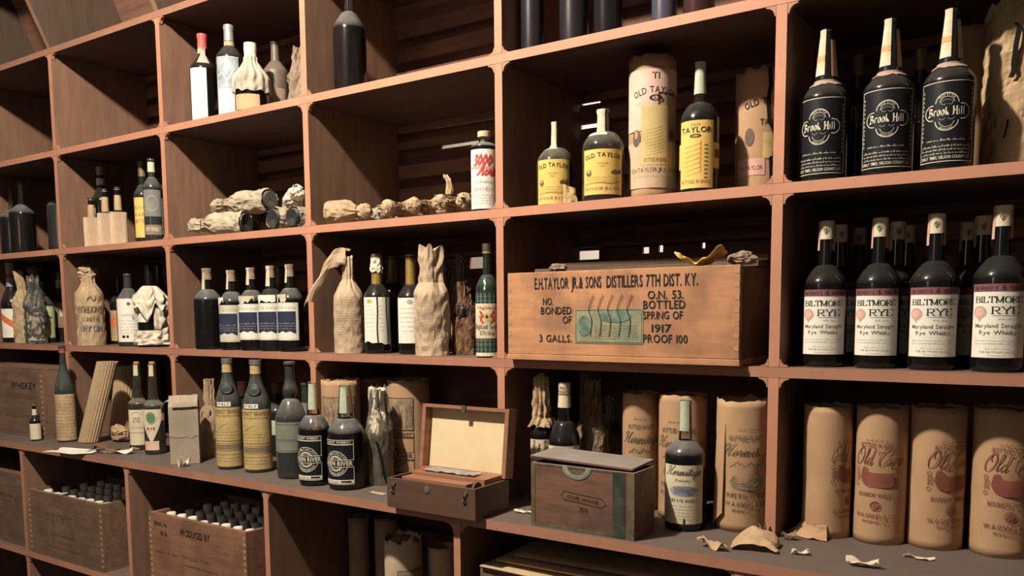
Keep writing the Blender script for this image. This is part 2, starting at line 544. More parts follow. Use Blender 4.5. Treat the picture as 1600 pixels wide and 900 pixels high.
SCRIPT = {
 'o': (.95, ".75,.9 .35,1 .05,.5 .3,.02 .7,.3 .75,.8 .6,1 1.1,.85"), 'l': (.6, "0,.3 .45,1.5 .4,2.3 .22,2 .2,.6 .35,.02 .7,.4"),
 'd': (1.05, ".75,.9 .35,1 .05,.5 .3,.02 .7,.4|.8,2.3 .72,1 .72,.3 .85,0 1.15,.4"), 'r': (.85, "0,.3 .25,1.1 .35,.95 .55,.9 .55,.3 .7,0 1,.4"),
 'w': (1.4, "0,.4 .15,1 .15,.3 .35,0 .6,.3 .65,1|.65,1 .65,.3 .85,0 1.15,.4 1.2,1 1.45,.85"), 'e': (.75, "0,.4 .5,.6 .6,.95 .35,1.05 .12,.6 .25,.05 .55,.05 .85,.4"),
 'm': (1.3, "0,.5 .15,1 .17,.5 .15,0|.15,.5 .4,1 .5,.8 .5,0|.5,.5 .8,1 .9,.8 .9,.2 1.05,0 1.3,.4"), 'i': (.55, "0,.4 .2,1 .2,.2 .35,0 .6,.4|.27,1.5 .33,1.6"),
 't': (.55, "0,.4 .3,1.9 .22,.3 .4,0 .65,.4|0,1.25 .6,1.35"), 'a': (1., ".75,.9 .35,1 .05,.5 .3,.02 .7,.4|.75,1 .72,.3 .85,0 1.1,.4"),
 'g': (1., ".75,.9 .35,1 .05,.5 .3,.02 .7,.4|.75,1 .7,-.6 .4,-1 .15,-.7 1.05,.4"), 'n': (1.0, "0,.5 .15,1 .17,.5 .15,0|.15,.5 .45,1 .6,.8 .6,.2 .75,0 1,.4"), 's': (.75, "0,.3 .4,1.1 .55,.5 .35,0 .1,.1 .8,.4"),
 'u': (1.0, "0,.4 .15,1 .15,.3 .35,0 .6,.3 .65,1|.65,1 .65,.3 .8,0 1.05,.4"), 'c': (.75, ".6,.85 .35,1 .08,.5 .3,.02 .8,.4"),
 'O': (1.9, "1.5,2.2 .9,2.4 .1,1.2 .5,0 1.4,.2 1.7,1.4 1.1,2.3 .6,1.9 .9,1.3"), 'C': (1.6, "-.5,1.7 -.2,2 1.3,1.7 1.5,2.3 1,2.4 .2,1.1 .5,.05 1.1,.1 1.6,.6"),
 'H': (1.8, "-.2,1.7 .1,2.3 .6,2.2 .5,1 .2,0 -.2,.1|1.6,2.4 1.3,1.8 1.15,.4 1.4,0 1.75,.3|.1,1.1 .7,1.3 1.5,1.4"), 'B': (1.3, ".3,2.2 .2,1 .1,0|-.1,2 .6,2.4 1.1,2 .9,1.4 .3,1.2|.3,1.2 1.1,1 1.1,.3 .6,0 0,.1"),
 'A': (1.4, "-.1,0 .5,.8 1,2.3 1.05,1 1.1,0 1.3,.3|.3,.9 1.2,1"), 'G': (1.5, "1.3,1.8 1.2,2.3 .7,2.3 .1,1.1 .4,.05 1,.2 1.2,1.1 .8,1|1.2,1.1 1,-.4 .5,-.6"), 'S': (1.1, "1.1,1.9 .8,2.4 .4,1.9 .8,1 .6,.1 .1,.1 0,.5"), ' ': (.7, ""), '.': (.4, ".1,0 .15,.08"), '&': (1.1, "1,.8 .6,0 .1,.3 .6,1.2 .4,1.6 .2,1.2 1,0"),
 '0': (1.2, ".6,2 .15,1 .5,0 1,1 .6,2"), '3': (1.1, ".2,1.7 .6,2 .9,1.6 .4,1.1 .9,.7 .6,0 .1,.2")}
GOTH = {
 'B': (.95, "-.08,.1 .15,0 .15,1.3 -.1,1.25|.15,1.4 .6,1.3 .65,1 .2,.75|.2,.75 .75,.6 .72,.15 .15,0"), 'r': (.58, ".1,0 .12,.9|.12,.75 .32,.95 .52,.82"),
 'o': (.7, ".1,.2 .1,.75 .35,.95 .55,.75 .55,.2 .3,0 .1,.2"), 'c': (.58, ".5,.8 .35,.95 .1,.75 .1,.2 .3,0 .52,.15"), 'k': (.68, ".1,0 .1,1.4|.1,.5 .5,.9|.2,.55 .55,0"),
 'H': (1.05, "-.05,1.3 .2,1.4 .2,.1 .0,0|.2,.72 .8,.8|.65,1.3 .85,1.4 .85,.1 1.02,0"), 'i': (.35, ".1,0 .1,.9|.1,1.15 .16,1.25"), 'l': (.35, ".1,0 .1,1.4"), ' ': (.4, ""),
 'h': (.7, ".1,0 .1,1.4|.1,.7 .35,.95 .55,.75 .55,0"), 'S': (.8, ".7,1.2 .4,1.4 .1,1.1 .65,.5 .5,.05 .1,.1"), 't': (.45, ".15,1.2 .15,.1 .35,0|0,.9 .4,.9"), 'g': (.7, ".55,.8 .35,.95 .1,.7 .1,.2 .35,0 .55,.2|.55,.9 .55,-.2 .3,-.4 .1,-.25"), 'a': (.7, ".1,.75 .35,.95 .55,.75 .55,0|.55,.5 .15,.4 .15,.1 .5,.1"), 'n': (.7, ".1,0 .1,.9|.1,.7 .35,.95 .55,.75 .55,0"), 'd': (.7, ".55,.5 .3,.9 .1,.6 .1,.15 .35,0 .55,.2 .5,.9 .2,1.4"), 'W': (1.1, ".1,1.3 .15,.1 .5,.1 .55,1.3|.5,.1 .95,.2 .95,1.3"), 's': (.6, ".5,.8 .3,.95 .1,.75 .5,.3 .3,0 .05,.15"), 'y': (.7, ".1,.9 .1,.3 .5,.2|.55,.9 .5,-.2 .1,-.3"), 'e': (.6, ".1,.5 .5,.65 .35,.95 .1,.7 .15,.1 .5,.1")}


def parse(s):
    out = []
    for st in s.split('|'):
        if st:
            pts = []
            for tk in st.split():
                f = tk.endswith('^')
                x, y = tk.rstrip('^').split(',')
                pts.append((float(x), float(y), f))
            out.append(pts)
    return out


def catmull(p, n=4):
    if len(p) < 3:
        return p
    q = [p[0]] + list(p) + [p[-1]]
    out = []
    for i in range(1, len(q) - 2):
        a, b, c, d = q[i - 1], q[i], q[i + 1], q[i + 2]
        for k in range(n):
            t = k / n
            out.append(tuple(0.5 * (2 * b[j] + (c[j] - a[j]) * t + (2 * a[j] - 5 * b[j] + 4 * c[j] - d[j]) * t * t + (3 * b[j] - a[j] - 3 * c[j] + d[j]) * t ** 3) for j in (0, 1)))
    out.append(p[-1][:2])
    return out


class Art:
    """printing on a surface: shapes laid out in metres on the surface's own u, v"""

    def __init__(self, mapf, parent):
        self.map = mapf
        self.parent = parent
        self.layers = {}

    def lay(self, name, mat, h):
        k = (name, mat.name)
        if k not in self.layers:
            self.layers[k] = (MB(), mat, h)
        return self.layers[k]

    def polys(self, pts, faces, mat, name='lettering', h=0.0005):
        mb, _, hh = self.lay(name, mat, h)
        mb.add([self.map(x, y, hh) for x, y in pts], faces)

    def rect(self, x0, y0, x1, y1, mat, name='lettering', h=0.0004):
        n = max(1, int(abs(x1 - x0) / 0.005))
        pts, fs = [], []
        for i in range(n + 1):
            x = x0 + (x1 - x0) * i / n
            pts += [(x, y0), (x, y1)]
        for i in range(n):
            fs.append((2 * i, 2 * i + 2, 2 * i + 3, 2 * i + 1))
        self.polys(pts, fs, mat, name, h)

    def frame(self, x0, y0, x1, y1, t, mat, name='border', h=0.0004):
        self.rect(x0, y0, x1, y0 + t, mat, name, h)
        self.rect(x0, y1 - t, x1, y1, mat, name, h)
        self.rect(x0, y0 + t, x0 + t, y1 - t, mat, name, h)
        self.rect(x1 - t, y0 + t, x1, y1 - t, mat, name, h)

    def disc(self, cx, cy, rx, ry, mat, name='emblem', h=0.0004, n=24, rings=3, a0=0, a1=2 * pi, inner=0.0):
        pts, fs = [], []
        for j in range(rings + 1):
            s = inner + (1 - inner) * j / rings
            for i in range(n + 1):
                a = a0 + (a1 - a0) * i / n
                pts.append((cx + rx * s * cos(a), cy + ry * s * sin(a)))
        for j in range(rings):
            for i in range(n):
                b = j * (n + 1) + i
                fs.append((b, b + 1, b + n + 2, b + n + 1))
        self.polys(pts, fs, mat, name, h)

    def ring(self, cx, cy, rx, ry, t, mat, name='emblem', h=0.0005, a0=0, a1=2 * pi, n=28):
        self.disc(cx, cy, rx, ry, mat, name, h, n, 1, a0, a1, 1 - t / min(rx, ry))

    def line(self, pts, wd, mat, name='lettering', h=0.0005, nib=None, smooth=True, thin=0.35):
        p = catmull([q[:2] for q in pts]) if smooth else [q[:2] for q in pts]
        P, F = [], []
        for i in range(len(p) - 1):
            (x0, y0), (x1, y1) = p[i], p[i + 1]
            dx, dy = x1 - x0, y1 - y0
            L = hypot(dx, dy) or 1e-9
            if nib:
                nx, ny = wd / 2 * cos(nib), wd / 2 * sin(nib)
                nx += -dy / L * wd * 0.1
                ny += dx / L * wd * 0.1
            else:
                ww = wd * (thin + (1 - thin) * abs(dy) / L)
                nx, ny = -dy / L * ww / 2, dx / L * ww / 2
                x0 -= dx / L * ww * 0.3
                y0 -= dy / L * ww * 0.3
                x1 += dx / L * ww * 0.3
                y1 += dy / L * ww * 0.3
            b = len(P)
            P += [(x0 - nx, y0 - ny), (x0 + nx, y0 + ny), (x1 + nx, y1 + ny), (x1 - nx, y1 - ny)]
            F.append((b, b + 1, b + 2, b + 3))
        self.polys(P, F, mat, name, h)

    def strokes(self, s, font, x, y, size, wd, mat, name='lettering', h=0.0005, shear=0.0, serif=False, nib=None, width=None, space=0.12, thin=0.35, smooth=True):
        """text in a stroke font, centred on x, baseline y; size = unit height"""
        adv = [font.get(c, font.get(' '))[0] + space for c in s]
        tot = sum(adv) * size
        sx = size if width is None else size * width / tot
        px = x - sum(adv) * sx / 2
        for c, a in zip(s, adv):
            d = font.get(c)
            if d:
                for st in parse(d[1]):
                    pts = [(px + (q[0] + shear * q[1]) * sx, y + q[1] * size) for q in st]
                    self.line(pts, wd, mat, name, h, nib, smooth, thin)
                    if serif:
                        for q, pp in zip(st, pts):
                            if q[2]:
                                self.rect(pp[0] - 0.16 * sx, pp[1] - 0.035 * size, pp[0] + 0.16 * sx, pp[1] + 0.035 * size, mat, name, h)
            px += a * sx

    def text(self, s, x, y, cap, mat, width=None, bold=0.0, shear=0.0, name='lettering', h=0.0005, arc=None, space=0.12, flip=False):
        """text in the plain face; x centre, y baseline, cap height in metres; arc = radius (positive bends over a centre below)"""
        if name == 'lettering' and y < 0:
            name = 'lower_lettering'
        k = cap / cap_height()
        gl = [glyph(c, bold) for c in s]
        sp = space * cap_height()
        tot = sum(g[2] + sp for g in gl) * k - sp * k
        sx = k if width is None else k * width / tot
        tot = sum(g[2] + sp for g in gl) * sx - sp * sx
        px = -tot / 2
        for g in gl:
            vs, fs, ad = g
            if vs:
                if arc is None:
                    P = [(x + px + (q[0] + shear * q[1]) * sx, y + q[1] * k) for q in vs]
                else:
                    mid = px + ad * sx / 2
                    th = mid / arc
                    P = []
                    for q in vs:
                        lx = q[0] * sx - ad * sx / 2
                        ly = q[1] * k
                        rr = arc + ly
                        P.append((x + rr * sin(th) + lx * cos(th), y - arc + rr * cos(th) - lx * sin(th)))
                self.polys(P, fs, mat, name, h)
            px += (ad + sp) * sx

    def fine(self, x0, x1, y, cap, mat, seed=0, name='fine_print', h=0.0005):
        """a line of print too small to read"""
        if name == 'fine_print' and y < 0:
            name = 'lower_fine_print'
        rnd = random.Random(seed)
        x = x0
        while x < x1 - cap:
            wl = cap * rnd.uniform(0.8, 3.2)
            e = min(x + wl, x1)
            xx = x
            while xx < e:
                ww = cap * rnd.uniform(0.25, 0.55)
                hh = cap * rnd.choice((0.7, 0.7, 1.0, 1.2))
                self.polys([(xx, y), (min(xx + ww, e), y), (min(xx + ww, e), y + hh * 0.35), (xx, y + hh * 0.35)], [(0, 1, 2, 3)], mat, name, h)
                if rnd.random() < 0.6:
                    self.polys([(xx, y), (xx + ww * 0.4, y), (xx + ww * 0.4, y + hh), (xx, y + hh)], [(0, 1, 2, 3)], mat, name, h)
                xx += ww + cap * 0.18
            x = e + cap * 0.6

    def build(self):
        for (name, mn), (mb, mat, h) in self.layers.items():
            if mb.v:
                mb.build(name, mat, self.parent, recalc=False)


def cyl_map(r, zc, a0=-pi / 2, off=0.0008):
    def f(u, v, h):
        a = a0 + u / r
        R = r + off + h
        return Vector((R * cos(a), R * sin(a), zc + v))
    return f


def plane_map(o, ux, uz, n):
    o, ux, uz, n = Vector(o), Vector(ux).normalized(), Vector(uz).normalized(), Vector(n).normalized()

    def f(u, v, h):
        return o + ux * u + uz * v + n * (h + 0.0004)
    return f


# ------------------------------------------------------------------ bottles
def pleated_paper(b, f0, f1, mat, seed, name='pleated_paper', off=0.003, pleats=13, amp=0.0035, rag=0.06, n=78, nv=16, lump=0.004):
    """paper gathered round a bottle's neck and shoulder, ragged at its lower edge"""
    def fn(s, t):
        a = 2 * pi * s
        lo = f0 + rag * noise.noise(Vector((cos(a) * 2.2, sin(a) * 2.2, seed)))
        z = (lo + (f1 - lo) * t) * b.h
        R = b.R(min(z / b.h, 0.999)) + off + amp * (0.35 + 0.65 * (1 - abs(2 * t - 1))) * sin(pleats * a + 2 * noise.noise(Vector((t * 3, seed, 0)))) + lump * (1 - t) * (noise.noise(Vector((cos(a) * 3, sin(a) * 3, t * 6 + seed))) + 0.4)
        return Vector((R * cos(a), R * sin(a), z))
    return MB().grid(fn, n, nv, True).build(name, mat, b.root, False, solid=0.0005)


def bottle_profile(h, r, bt=0.55, se=0.68, nr=0.35, mix=0.35, taper=0.9, lip=0.035, lipw=1.18, bulb=None, foot=1.0):
    n0 = nr * r
    pts = [(0.001, 0.006), (r * 0.7, 0.001), (r * 0.93 * foot, 0.0), (r * 0.985 * foot, 0.004), (r * foot, 0.012)]
    for k in range(1, 5):
        pts.append((r * (foot + (1 - foot) * k / 4), 0.012 + (bt * h - 0.012) * k / 4))
    for k in range(1, 13):
        t = k / 12
        q = (1 - mix) * sqrt(max(0, 1 - t * t)) + mix * (0.5 + 0.5 * cos(pi * t))
        pts.append((n0 + (r - n0) * q, h * (bt + (se - bt) * t)))
    n1 = n0 * taper
    for k in range(1, 9):
        t = k / 8
        rr = n0 + (n1 - n0) * t
        if bulb:
            rr += bulb[1] * r * math.exp(-((t - bulb[0]) / bulb[2]) ** 2)
        pts.append((rr, h * (se + (1 - lip - se) * t)))
    pts += [(n1 * lipw, h * (1 - lip) + 0.001), (n1 * lipw, h * (1 - lip * 0.3)), (n1 * lipw * 0.92, h), (0.0005, h)]
    return pts


def prof_r(prof, z):
    best = None
    for (r0, z0), (r1, z1) in zip(prof[3:], prof[4:]):
        if z0 - 1e-9 <= z <= z1 + 1e-9 and z1 > z0:
            t = (z - z0) / (z1 - z0)
            best = r0 + (r1 - r0) * t
    return best if best is not None else prof[-2][0]


def solve(u, v, wpx, y):
    """centre line and radius of an upright round thing seen at column u, wpx wide, standing at depth y"""
    p = at_y(u, v, y)
    d = depth_of(p)
    ang = atan2(p.y - CAM.y, p.x - CAM.x)
    perp = Vector((-sin(ang), cos(ang), 0))

    def col(q):
        c = RM.transposed() @ (q - CAM)
        return 800 + FPX * c.x / c.y
    k = abs(col(p + perp * 0.02) - col(p - perp * 0.02)) / 0.04
    return p.x, wpx / 2 / k


def facing(x, y, deg):
    return atan2(CAM.y - y, CAM.x - x) + pi / 2 + radians(deg)


Z4, Z5, Z6, Z7 = 0.0111, 0.3711, 0.7296, 1.0912
ZT, ZB = -0.3360, -0.7344


def spot(u, v, wpx, zs, y=None, vb=None, top=None, ut=None, r=None, h=None):
    """(x, y, r, h) of an upright round thing"""
    if y is None:
        yf = at_z(u, vb, zs).y
        y = yf + 0.04
        for _ in range(4):
            x, rr = solve(u, v, wpx, y)
            y = yf + (r or rr)
    x, rr = solve(u, v, wpx, y)
    r = r or rr
    y = min(y, 0.372 - r * 1.08)
    if y + r > -0.001:      # keep clear of the dividers
        for xd in XS:
            if abs(x - xd) < 0.25 and abs(x - xd) < r * 1.1 + 0.012 and (abs(x - xd) < r * 1.1 + 0.012):
                x = xd + (r * 1.1 + 0.0125) * (1 if x > xd else -1)
    if h is None:
        h = at_y(ut or u, top, y).z - zs
    return x, y, r, h


class Bottle:
    def __init__(self, name, label, cat, u, v, wpx, zs, y=None, vb=None, top=None, ut=None, r=None, h=None, face=0, glass=G_BLACK, group=None,
                 liquid=None, level=0.5, seg=32, body='body', pos=None, rz=None, **pk):
        if pos:
            self.x, self.y, self.r, self.h = pos
        else:
            self.x, self.y, self.r, self.h = spot(u, v, wpx, zs, y, vb, top, ut, r, h)
        self.zs = zs
        self.root = empty(name, (self.x, self.y, zs), facing(self.x, self.y, face) if rz is None else rz, label, cat, group)
        self.prof = bottle_profile(self.h, self.r, **pk)
        self.glass = MB().lathe(self.prof, seg).build(body, glass, self.root, 'auto')
        if liquid:
            lp = [(max(0.0005, a - 0.003), max(0.005, z)) for a, z in self.prof if z < level * self.h]
            rl = prof_r(self.prof, level * self.h) - 0.003
            lp += [(rl, level * self.h), (0.0005, level * self.h)]
            MB().lathe(lp, seg).build('liquid', liquid, self.root, 'auto')

    def R(self, f):
        return prof_r(self.prof, f * self.h)

    def band(self, f0, f1, mat, name='capsule', off=0.0012, cap=False, a0=0.0, a1=None, n=32, rag=0.0, seed=0, nv=6):
        """paper or foil following the bottle's outline between two heights"""
        mb = MB()
        vs, fs = [], []
        full = a1 is None
        aa1 = a0 + 2 * pi if full else a1
        k = n if full else n + 1
        for j in range(nv + 1):
            for i in range(k):
                a = a0 + (aa1 - a0) * i / n
                lo = f0
                if rag:
                    lo = f0 + rag * noise.noise(Vector((cos(a) * 3, sin(a) * 3, seed)))
                z = (lo + (f1 - lo) * j / nv) * self.h
                R = prof_r(self.prof, min(z, self.h * 0.999)) + off
                vs.append(Vector((R * cos(a), R * sin(a), z)))
        for j in range(nv):
            for i in range(n):
                i2 = (i + 1) % k
                fs.append((j * k + i, j * k + i2, (j + 1) * k + i2, (j + 1) * k + i))
        if cap:
            top = len(vs)
            vs.append(Vector((0, 0, f1 * self.h + off)))
            for i in range(n):
                fs.append((nv * k + i, nv * k + (i + 1) % k, top))
        mb.add(vs, fs)
        return mb.build(name, mat, self.root, 'auto')

    def cap(self, f0, f1, rr, mat, name='cap', n=24):
        r = rr * self.r
        z0, z1 = f0 * self.h, f1 * self.h
        return MB().lathe([(0.0005, z0), (r, z0), (r, z1 - 0.001), (r * 0.93, z1), (0.0005, z1)], n).build(name, mat, self.root, 'auto')

    def label(self, f0, f1, wdeg, mat, name='label', cdeg=0, off=0.0008, wave=None):
        zc = (f0 + f1) / 2 * self.h
        hh = (f1 - f0) * self.h
        rb = self.r
        ww = radians(wdeg) * rb
        f = cyl_map(rb, zc, -pi / 2 + radians(cdeg), off)
        n = max(6, int(wdeg / 6))

        def fn(s, t):
            x = -ww / 2 + ww * s
            yb = -hh / 2
            if wave:
                yb += wave * hh * noise.noise(Vector((s * 5, self.x * 7, 1.7)))
            return f(x, yb + (hh / 2 - yb) * t, 0)
        o = MB().grid(fn, n, 4).build(name, mat, self.root, True)
        a = Art(f, o)
        a.w, a.h = ww, hh
        return a

    def strip(self, f0, f1, cdeg, wdeg, mat, name='tax_strip', off=0.0014):
        a = -pi / 2 + radians(cdeg)
        w2 = radians(wdeg) / 2
        return self.band(f0, f1, mat, name, off, False, a - w2, a + w2, 6, nv=10)

    def place(self, label, u, v, y, face, group=None, scale=None):
        """another bottle of the same kind"""
        c = copy_tree(self.root)
        x, r = solve(u, v, 10, y)
        c.location = (x, y, self.zs)
        c.rotation_euler = (0, 0, facing(x, y, face))
        c['label'] = label
        if group:
            c['group'] = group
        if scale:
            c.scale = (scale, scale, scale)
        return c


def crumple_wrap(h, r, seed, amp=0.004, folds=9, top='twist', bt=0.55, se=0.72, nr=0.42, lean=(0, 0), n=60, nz=44, mix=0.6, foldamp=0.35, rag=0.012, flare=0.0):
    """paper pulled round a bottle: full at the body, gathered in pleats to the neck"""
    vs, fs = [], []
    for j in range(nz + 1):
        t = j / nz
        z = h * t
        if t < bt:
            R = r
            k = 0.0
        elif t < se:
            s = (t - bt) / (se - bt)
            q = (1 - mix) * sqrt(max(0, 1 - s * s)) + mix * (0.5 + 0.5 * cos(pi * s))
            R = r * (nr + (1 - nr) * q)
            k = s
        else:
            s = (t - se) / (1 - se)
            R = r * nr * (1 + flare * s * s)
            k = 1.0
        for i in range(n):
            a = 2 * pi * i / n
            nv = noise.noise(Vector((cos(a) * 1.6 + seed * 3.1, sin(a) * 1.6, z * 22 + seed)))
            nv2 = noise.noise(Vector((cos(a) * 4 + seed, sin(a) * 4, z * 55)))
            nv3 = noise.noise(Vector((cos(a) * 2.6 + seed * 1.3, sin(a) * 2.6 - seed, z * 34)))
            rr = R + amp * nv + amp * 0.5 * nv2 + amp * 1.3 * (0.28 - abs(nv3))
            rr += R * foldamp * 0.3 * k * sin(folds * a + 3 * nv + seed)
            zz = z
            if j == 0:
                zz = 0.0
            if t > 0.86:
                zz += rag * noise.noise(Vector((cos(a) * 2.5, sin(a) * 2.5, seed * 1.7))) * (t - 0.86) / 0.14
            ls = max(0, t - 0.6) / 0.4
            vs.append(Vector((max(rr, 0.002) * cos(a) + lean[0] * ls * ls, max(rr, 0.002) * sin(a) + lean[1] * ls * ls, zz)))
    for j in range(nz):
        for i in range(n):
            i2 = (i + 1) % n
            fs.append((j * n + i, j * n + i2, (j + 1) * n + i2, (j + 1) * n + i))
    fs.append(tuple(range(n))[::-1])
    if top == 'twist':
        c = len(vs)
        vs.append(Vector((lean[0], lean[1], h * 0.985)))
        for i in range(n):
            fs.append((nz * n + i, nz * n + (i + 1) % n, c))
    return MB().add(vs, fs)


def crumple_ball(rx, ry, rz, seed, n=26, m=16, amp=0.35):
    def fn(s, t):
        a, b = 2 * pi * s, pi * (0.02 + 0.96 * t)
        d = Vector((sin(b) * cos(a), sin(b) * sin(a), -cos(b)))
        k = 1 + amp * noise.noise(d * 1.8 + Vector((seed, 0, 0))) + amp * 0.6 * noise.noise(d * 4.5 + Vector((0, seed, 0)))
        return Vector((d.x * rx * k, d.y * ry * k, d.z * rz * k))
    return MB().grid(fn, n, m, True)


def scrap(name, label, loc, sx, sy, mat, seed, rz=0.0, lift=0.012, cat='paper scrap', thick=0.0006):
    """a torn, curled piece of paper lying on a shelf"""
    def fn(s, t):
        x, y = s - 0.5, t - 0.5
        ed = 1 + 0.35 * noise.noise(Vector((s * 3.1 + seed, t * 3.3, 0.4)))
        z = lift * (0.5 + 0.9 * noise.noise(Vector((s * 2.2, t * 2.2, seed)))) * (0.4 + 1.2 * abs(x) + abs(y))
        return Vector((x * sx * ed, y * sy * ed, max(0.0008, z)))
    o = MB().grid(fn, 14, 10).build(name, mat, None, False, solid=thick)
    lowest = min(v.co.z for v in o.data.vertices)
    o.location = (loc[0], loc[1], loc[2] - lowest + thick * 0.6)
    o.rotation_euler = (0, 0, rz)
    return tag(o, label, cat)

# ------------------------------------------------------------------ the room
M_FLOOR = plaster('concrete_floor', (0.085, 0.08, 0.077))
M_WALL = plaster('room_plaster', (0.08, 0.074, 0.072))
M_PALE = plaster('pale_rear_wall', (0.7, 0.68, 0.62))
structure(MB().box((-3.2, -3.6, -1.30), (3.2, 1.2, -1.24)).build('floor', M_FLOOR))
structure(MB().box((-3.2, -3.6, 2.12), (3.2, 1.2, 2.2)).build('ceiling', M_WALL))
structure(MB().box((-3.2, -3.6, -1.24), (-3.1, 1.2, 2.12)).build('wall_left', M_WALL))
structure(MB().box((3.1, -3.6, -1.24), (3.2, 1.2, 2.12)).build('wall_right', M_WALL))
structure(MB().box((-3.1, -3.6, -1.24), (3.1, -3.5, 2.12)).build('wall_front', M_WALL))
structure(MB().box((-3.1, 1.1, -1.24), (3.1, 1.2, 2.12)).build('wall_back', M_PALE))

# ------------------------------------------------------------------ the shelving: boards 21 mm thick, bays 0.66 x 0.36 m, 0.375 m deep
PX = 0.6615
XS = [-2.646, -1.9855, -1.3262, -0.6581, 0.0, 0.6620, 1.323]
XL, XR = XS[0] - 0.01, XS[-1] + 0.01
ZS = [0.0, 0.36, 0.7185, 1.0801]
DEP, HT, DC = 0.375, 0.0105, 0.1886
shelving = empty('bottle_shelving', (-0.66, 0.19, ZT), 0, 'wide stained wooden shelving of open bays filled with bottles', 'shelving')


def part(mb, name, mat, parent, **k):
    o = mb.build(name, mat, None, **k)
    o.parent = parent
    o.matrix_parent_inverse = Matrix.Translation(-Vector(parent.location))
    return o


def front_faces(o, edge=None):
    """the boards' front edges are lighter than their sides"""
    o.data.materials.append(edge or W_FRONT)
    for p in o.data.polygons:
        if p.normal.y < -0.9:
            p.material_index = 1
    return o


for z in ZS:
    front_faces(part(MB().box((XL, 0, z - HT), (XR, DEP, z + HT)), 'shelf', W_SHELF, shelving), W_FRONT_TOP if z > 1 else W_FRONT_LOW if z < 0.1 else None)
for x in XS:
    zz = [ZT + 0.0006] + [b for z in ZS for b in (z - HT, z + HT)]
    for z0, z1 in ((ZT + 0.0002, -HT), (HT, 0.36 - HT), (0.36 + HT, 0.7185 - HT), (0.7185 + HT, 1.0801 - HT)):
        mb = MB()
        for y0, y1 in ((0, 0.1845), (0.1862, DEP)):
            mb.box((x - HT, y0, z0 + 0.0007), (x + HT, y1, z1 - 0.0007))
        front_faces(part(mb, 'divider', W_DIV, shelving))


def bracket(x, z, sx, sz, s, y0, parent, thin=1.0):
    """cove shaped corner piece, sx / sz say which way it points"""
    pl = [(0, 0), (s, 0), (s, s * 0.14)]
    for k in range(1, 7):
        a = pi / 2 * k / 7
        pl.append((s - (s * 0.86) * sin(a) * 1.0, s - (s * 0.86) * cos(a)))
    pl += [(s * 0.14, s), (0, s)]
    mb = MB()
    mb.prism([(x + sx * (a + 0.0008), z + sz * (b + 0.0008)) for a, b in pl], y0 + 0.0006, y0 + 0.011)
    part(mb, 'bracket', W_BRACKET, parent)


for x in XS[:-1]:
    for z in ZS:
        s = 0.019
        for sx in (-1, 1):
            if x == XS[0] and sx < 0:
                continue
            bracket(x + sx * HT, z - HT, sx, -1, s, 0, shelving)
            if z < 1.0 and not (x < -1.9 and sx < 0):
                bracket(x + sx * HT, z + HT, sx, 1, s * 0.8, 0, shelving)
# leaning top tier of the shelving
LEAN = Matrix.Translation((0, 0, 1.0906)) @ Matrix(((1, 0, 0, 0), (0, 1, -0.455, 0), (0, 0, 1, 0), (0, 0, 0, 1)))
for x in XS:
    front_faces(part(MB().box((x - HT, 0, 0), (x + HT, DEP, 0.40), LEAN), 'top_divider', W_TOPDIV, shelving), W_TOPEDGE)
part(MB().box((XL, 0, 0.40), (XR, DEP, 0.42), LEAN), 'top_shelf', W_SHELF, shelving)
part(MB().box((XL, DEP - 0.012, 0.0), (XR, DEP, 0.40), LEAN), 'top_back_board', W_SLAT, shelving)
# gaps in the boarding that let the pale rear room show through
YB = DEP + 0.05
holes = []
for u0, v0, u1, v1, th in ((648, 203, 663, 201, 2.2), (677, 198.5, 775, 185, 3), (690, 231, 757, 219, 6), (909, 162, 938, 157, 6.5), (907, 200, 933, 194, 7), (734, 411, 757, 410, 18),
                           (903, 400, 936, 397, 14), (1004, 391, 1014, 391, 10), (1029, 389, 1036, 388, 11), (1096, 384, 1102, 383, 9), (1322, 91, 1334, 89, 6)):
    p, q = at_y(u0, v0, YB), at_y(u1, v1, YB)
    zc = (p.z + q.z) / 2
    um, vm = (u0 + u1) / 2, (v0 + v1) / 2
    hz = at_y(um, vm - th / 2, YB).z - at_y(um, vm + th / 2, YB).z
    holes.append((p.x, q.x, zc - hz / 2, zc + hz / 2, at_y(um, vm + th / 2, DEP + 0.007).z - 0.004, at_y(um, vm - th / 2, DEP + 0.007).z + 0.004))
# louvred slats across the back of every bay
for i in range(len(XS) - 1):
    xa, xb = XS[i] + 0.002, XS[i + 1] - 0.002
    z = 0.065 + (0.012 if i != 3 else 0.0)
    while z < 1.06:
        z0, z1 = z - 0.02, z + 0.02
        for h in holes:
            if h[1] > xa and h[0] < xb and z0 < h[5] and z1 > h[4]:
                if z > (h[4] + h[5]) / 2:
                    z0, z1 = h[5], max(z1, h[5] + 0.012)
                else:
                    z0, z1 = min(z0, h[4] - 0.012), h[4]
        if not any(z0 < s + 0.031 and z1 > s - 0.031 for s in ZS):
            part(MB().box((xa, DEP + 0.001, z0), (xb, DEP + 0.013, z1)), 'back_slat', W_SLAT, shelving)
        z += 0.0715
for z in ZS:
    part(MB().box((XL, DEP + 0.001, z - 0.03), (XR, DEP + 0.014, z + 0.03)), 'back_rail', W_SLAT, shelving)
# boarding behind the slats
xs = sorted({XL - 0.3, XR + 0.3} | {h[0] for h in holes} | {h[1] for h in holes})
zs = sorted({ZT + 0.002, 1.12} | {h[2] for h in holes} | {h[3] for h in holes})
mb = MB()
for a, b in zip(xs, xs[1:]):
    for c, d in zip(zs, zs[1:]):
        mx, mz = (a + b) / 2, (c + d) / 2
        if not any(h[0] < mx < h[1] and h[2] < mz < h[3] for h in holes):
            mb.box((a, YB, c), (b, YB + 0.010, d))
part(mb, 'back_boarding', W_SLAT, shelving)

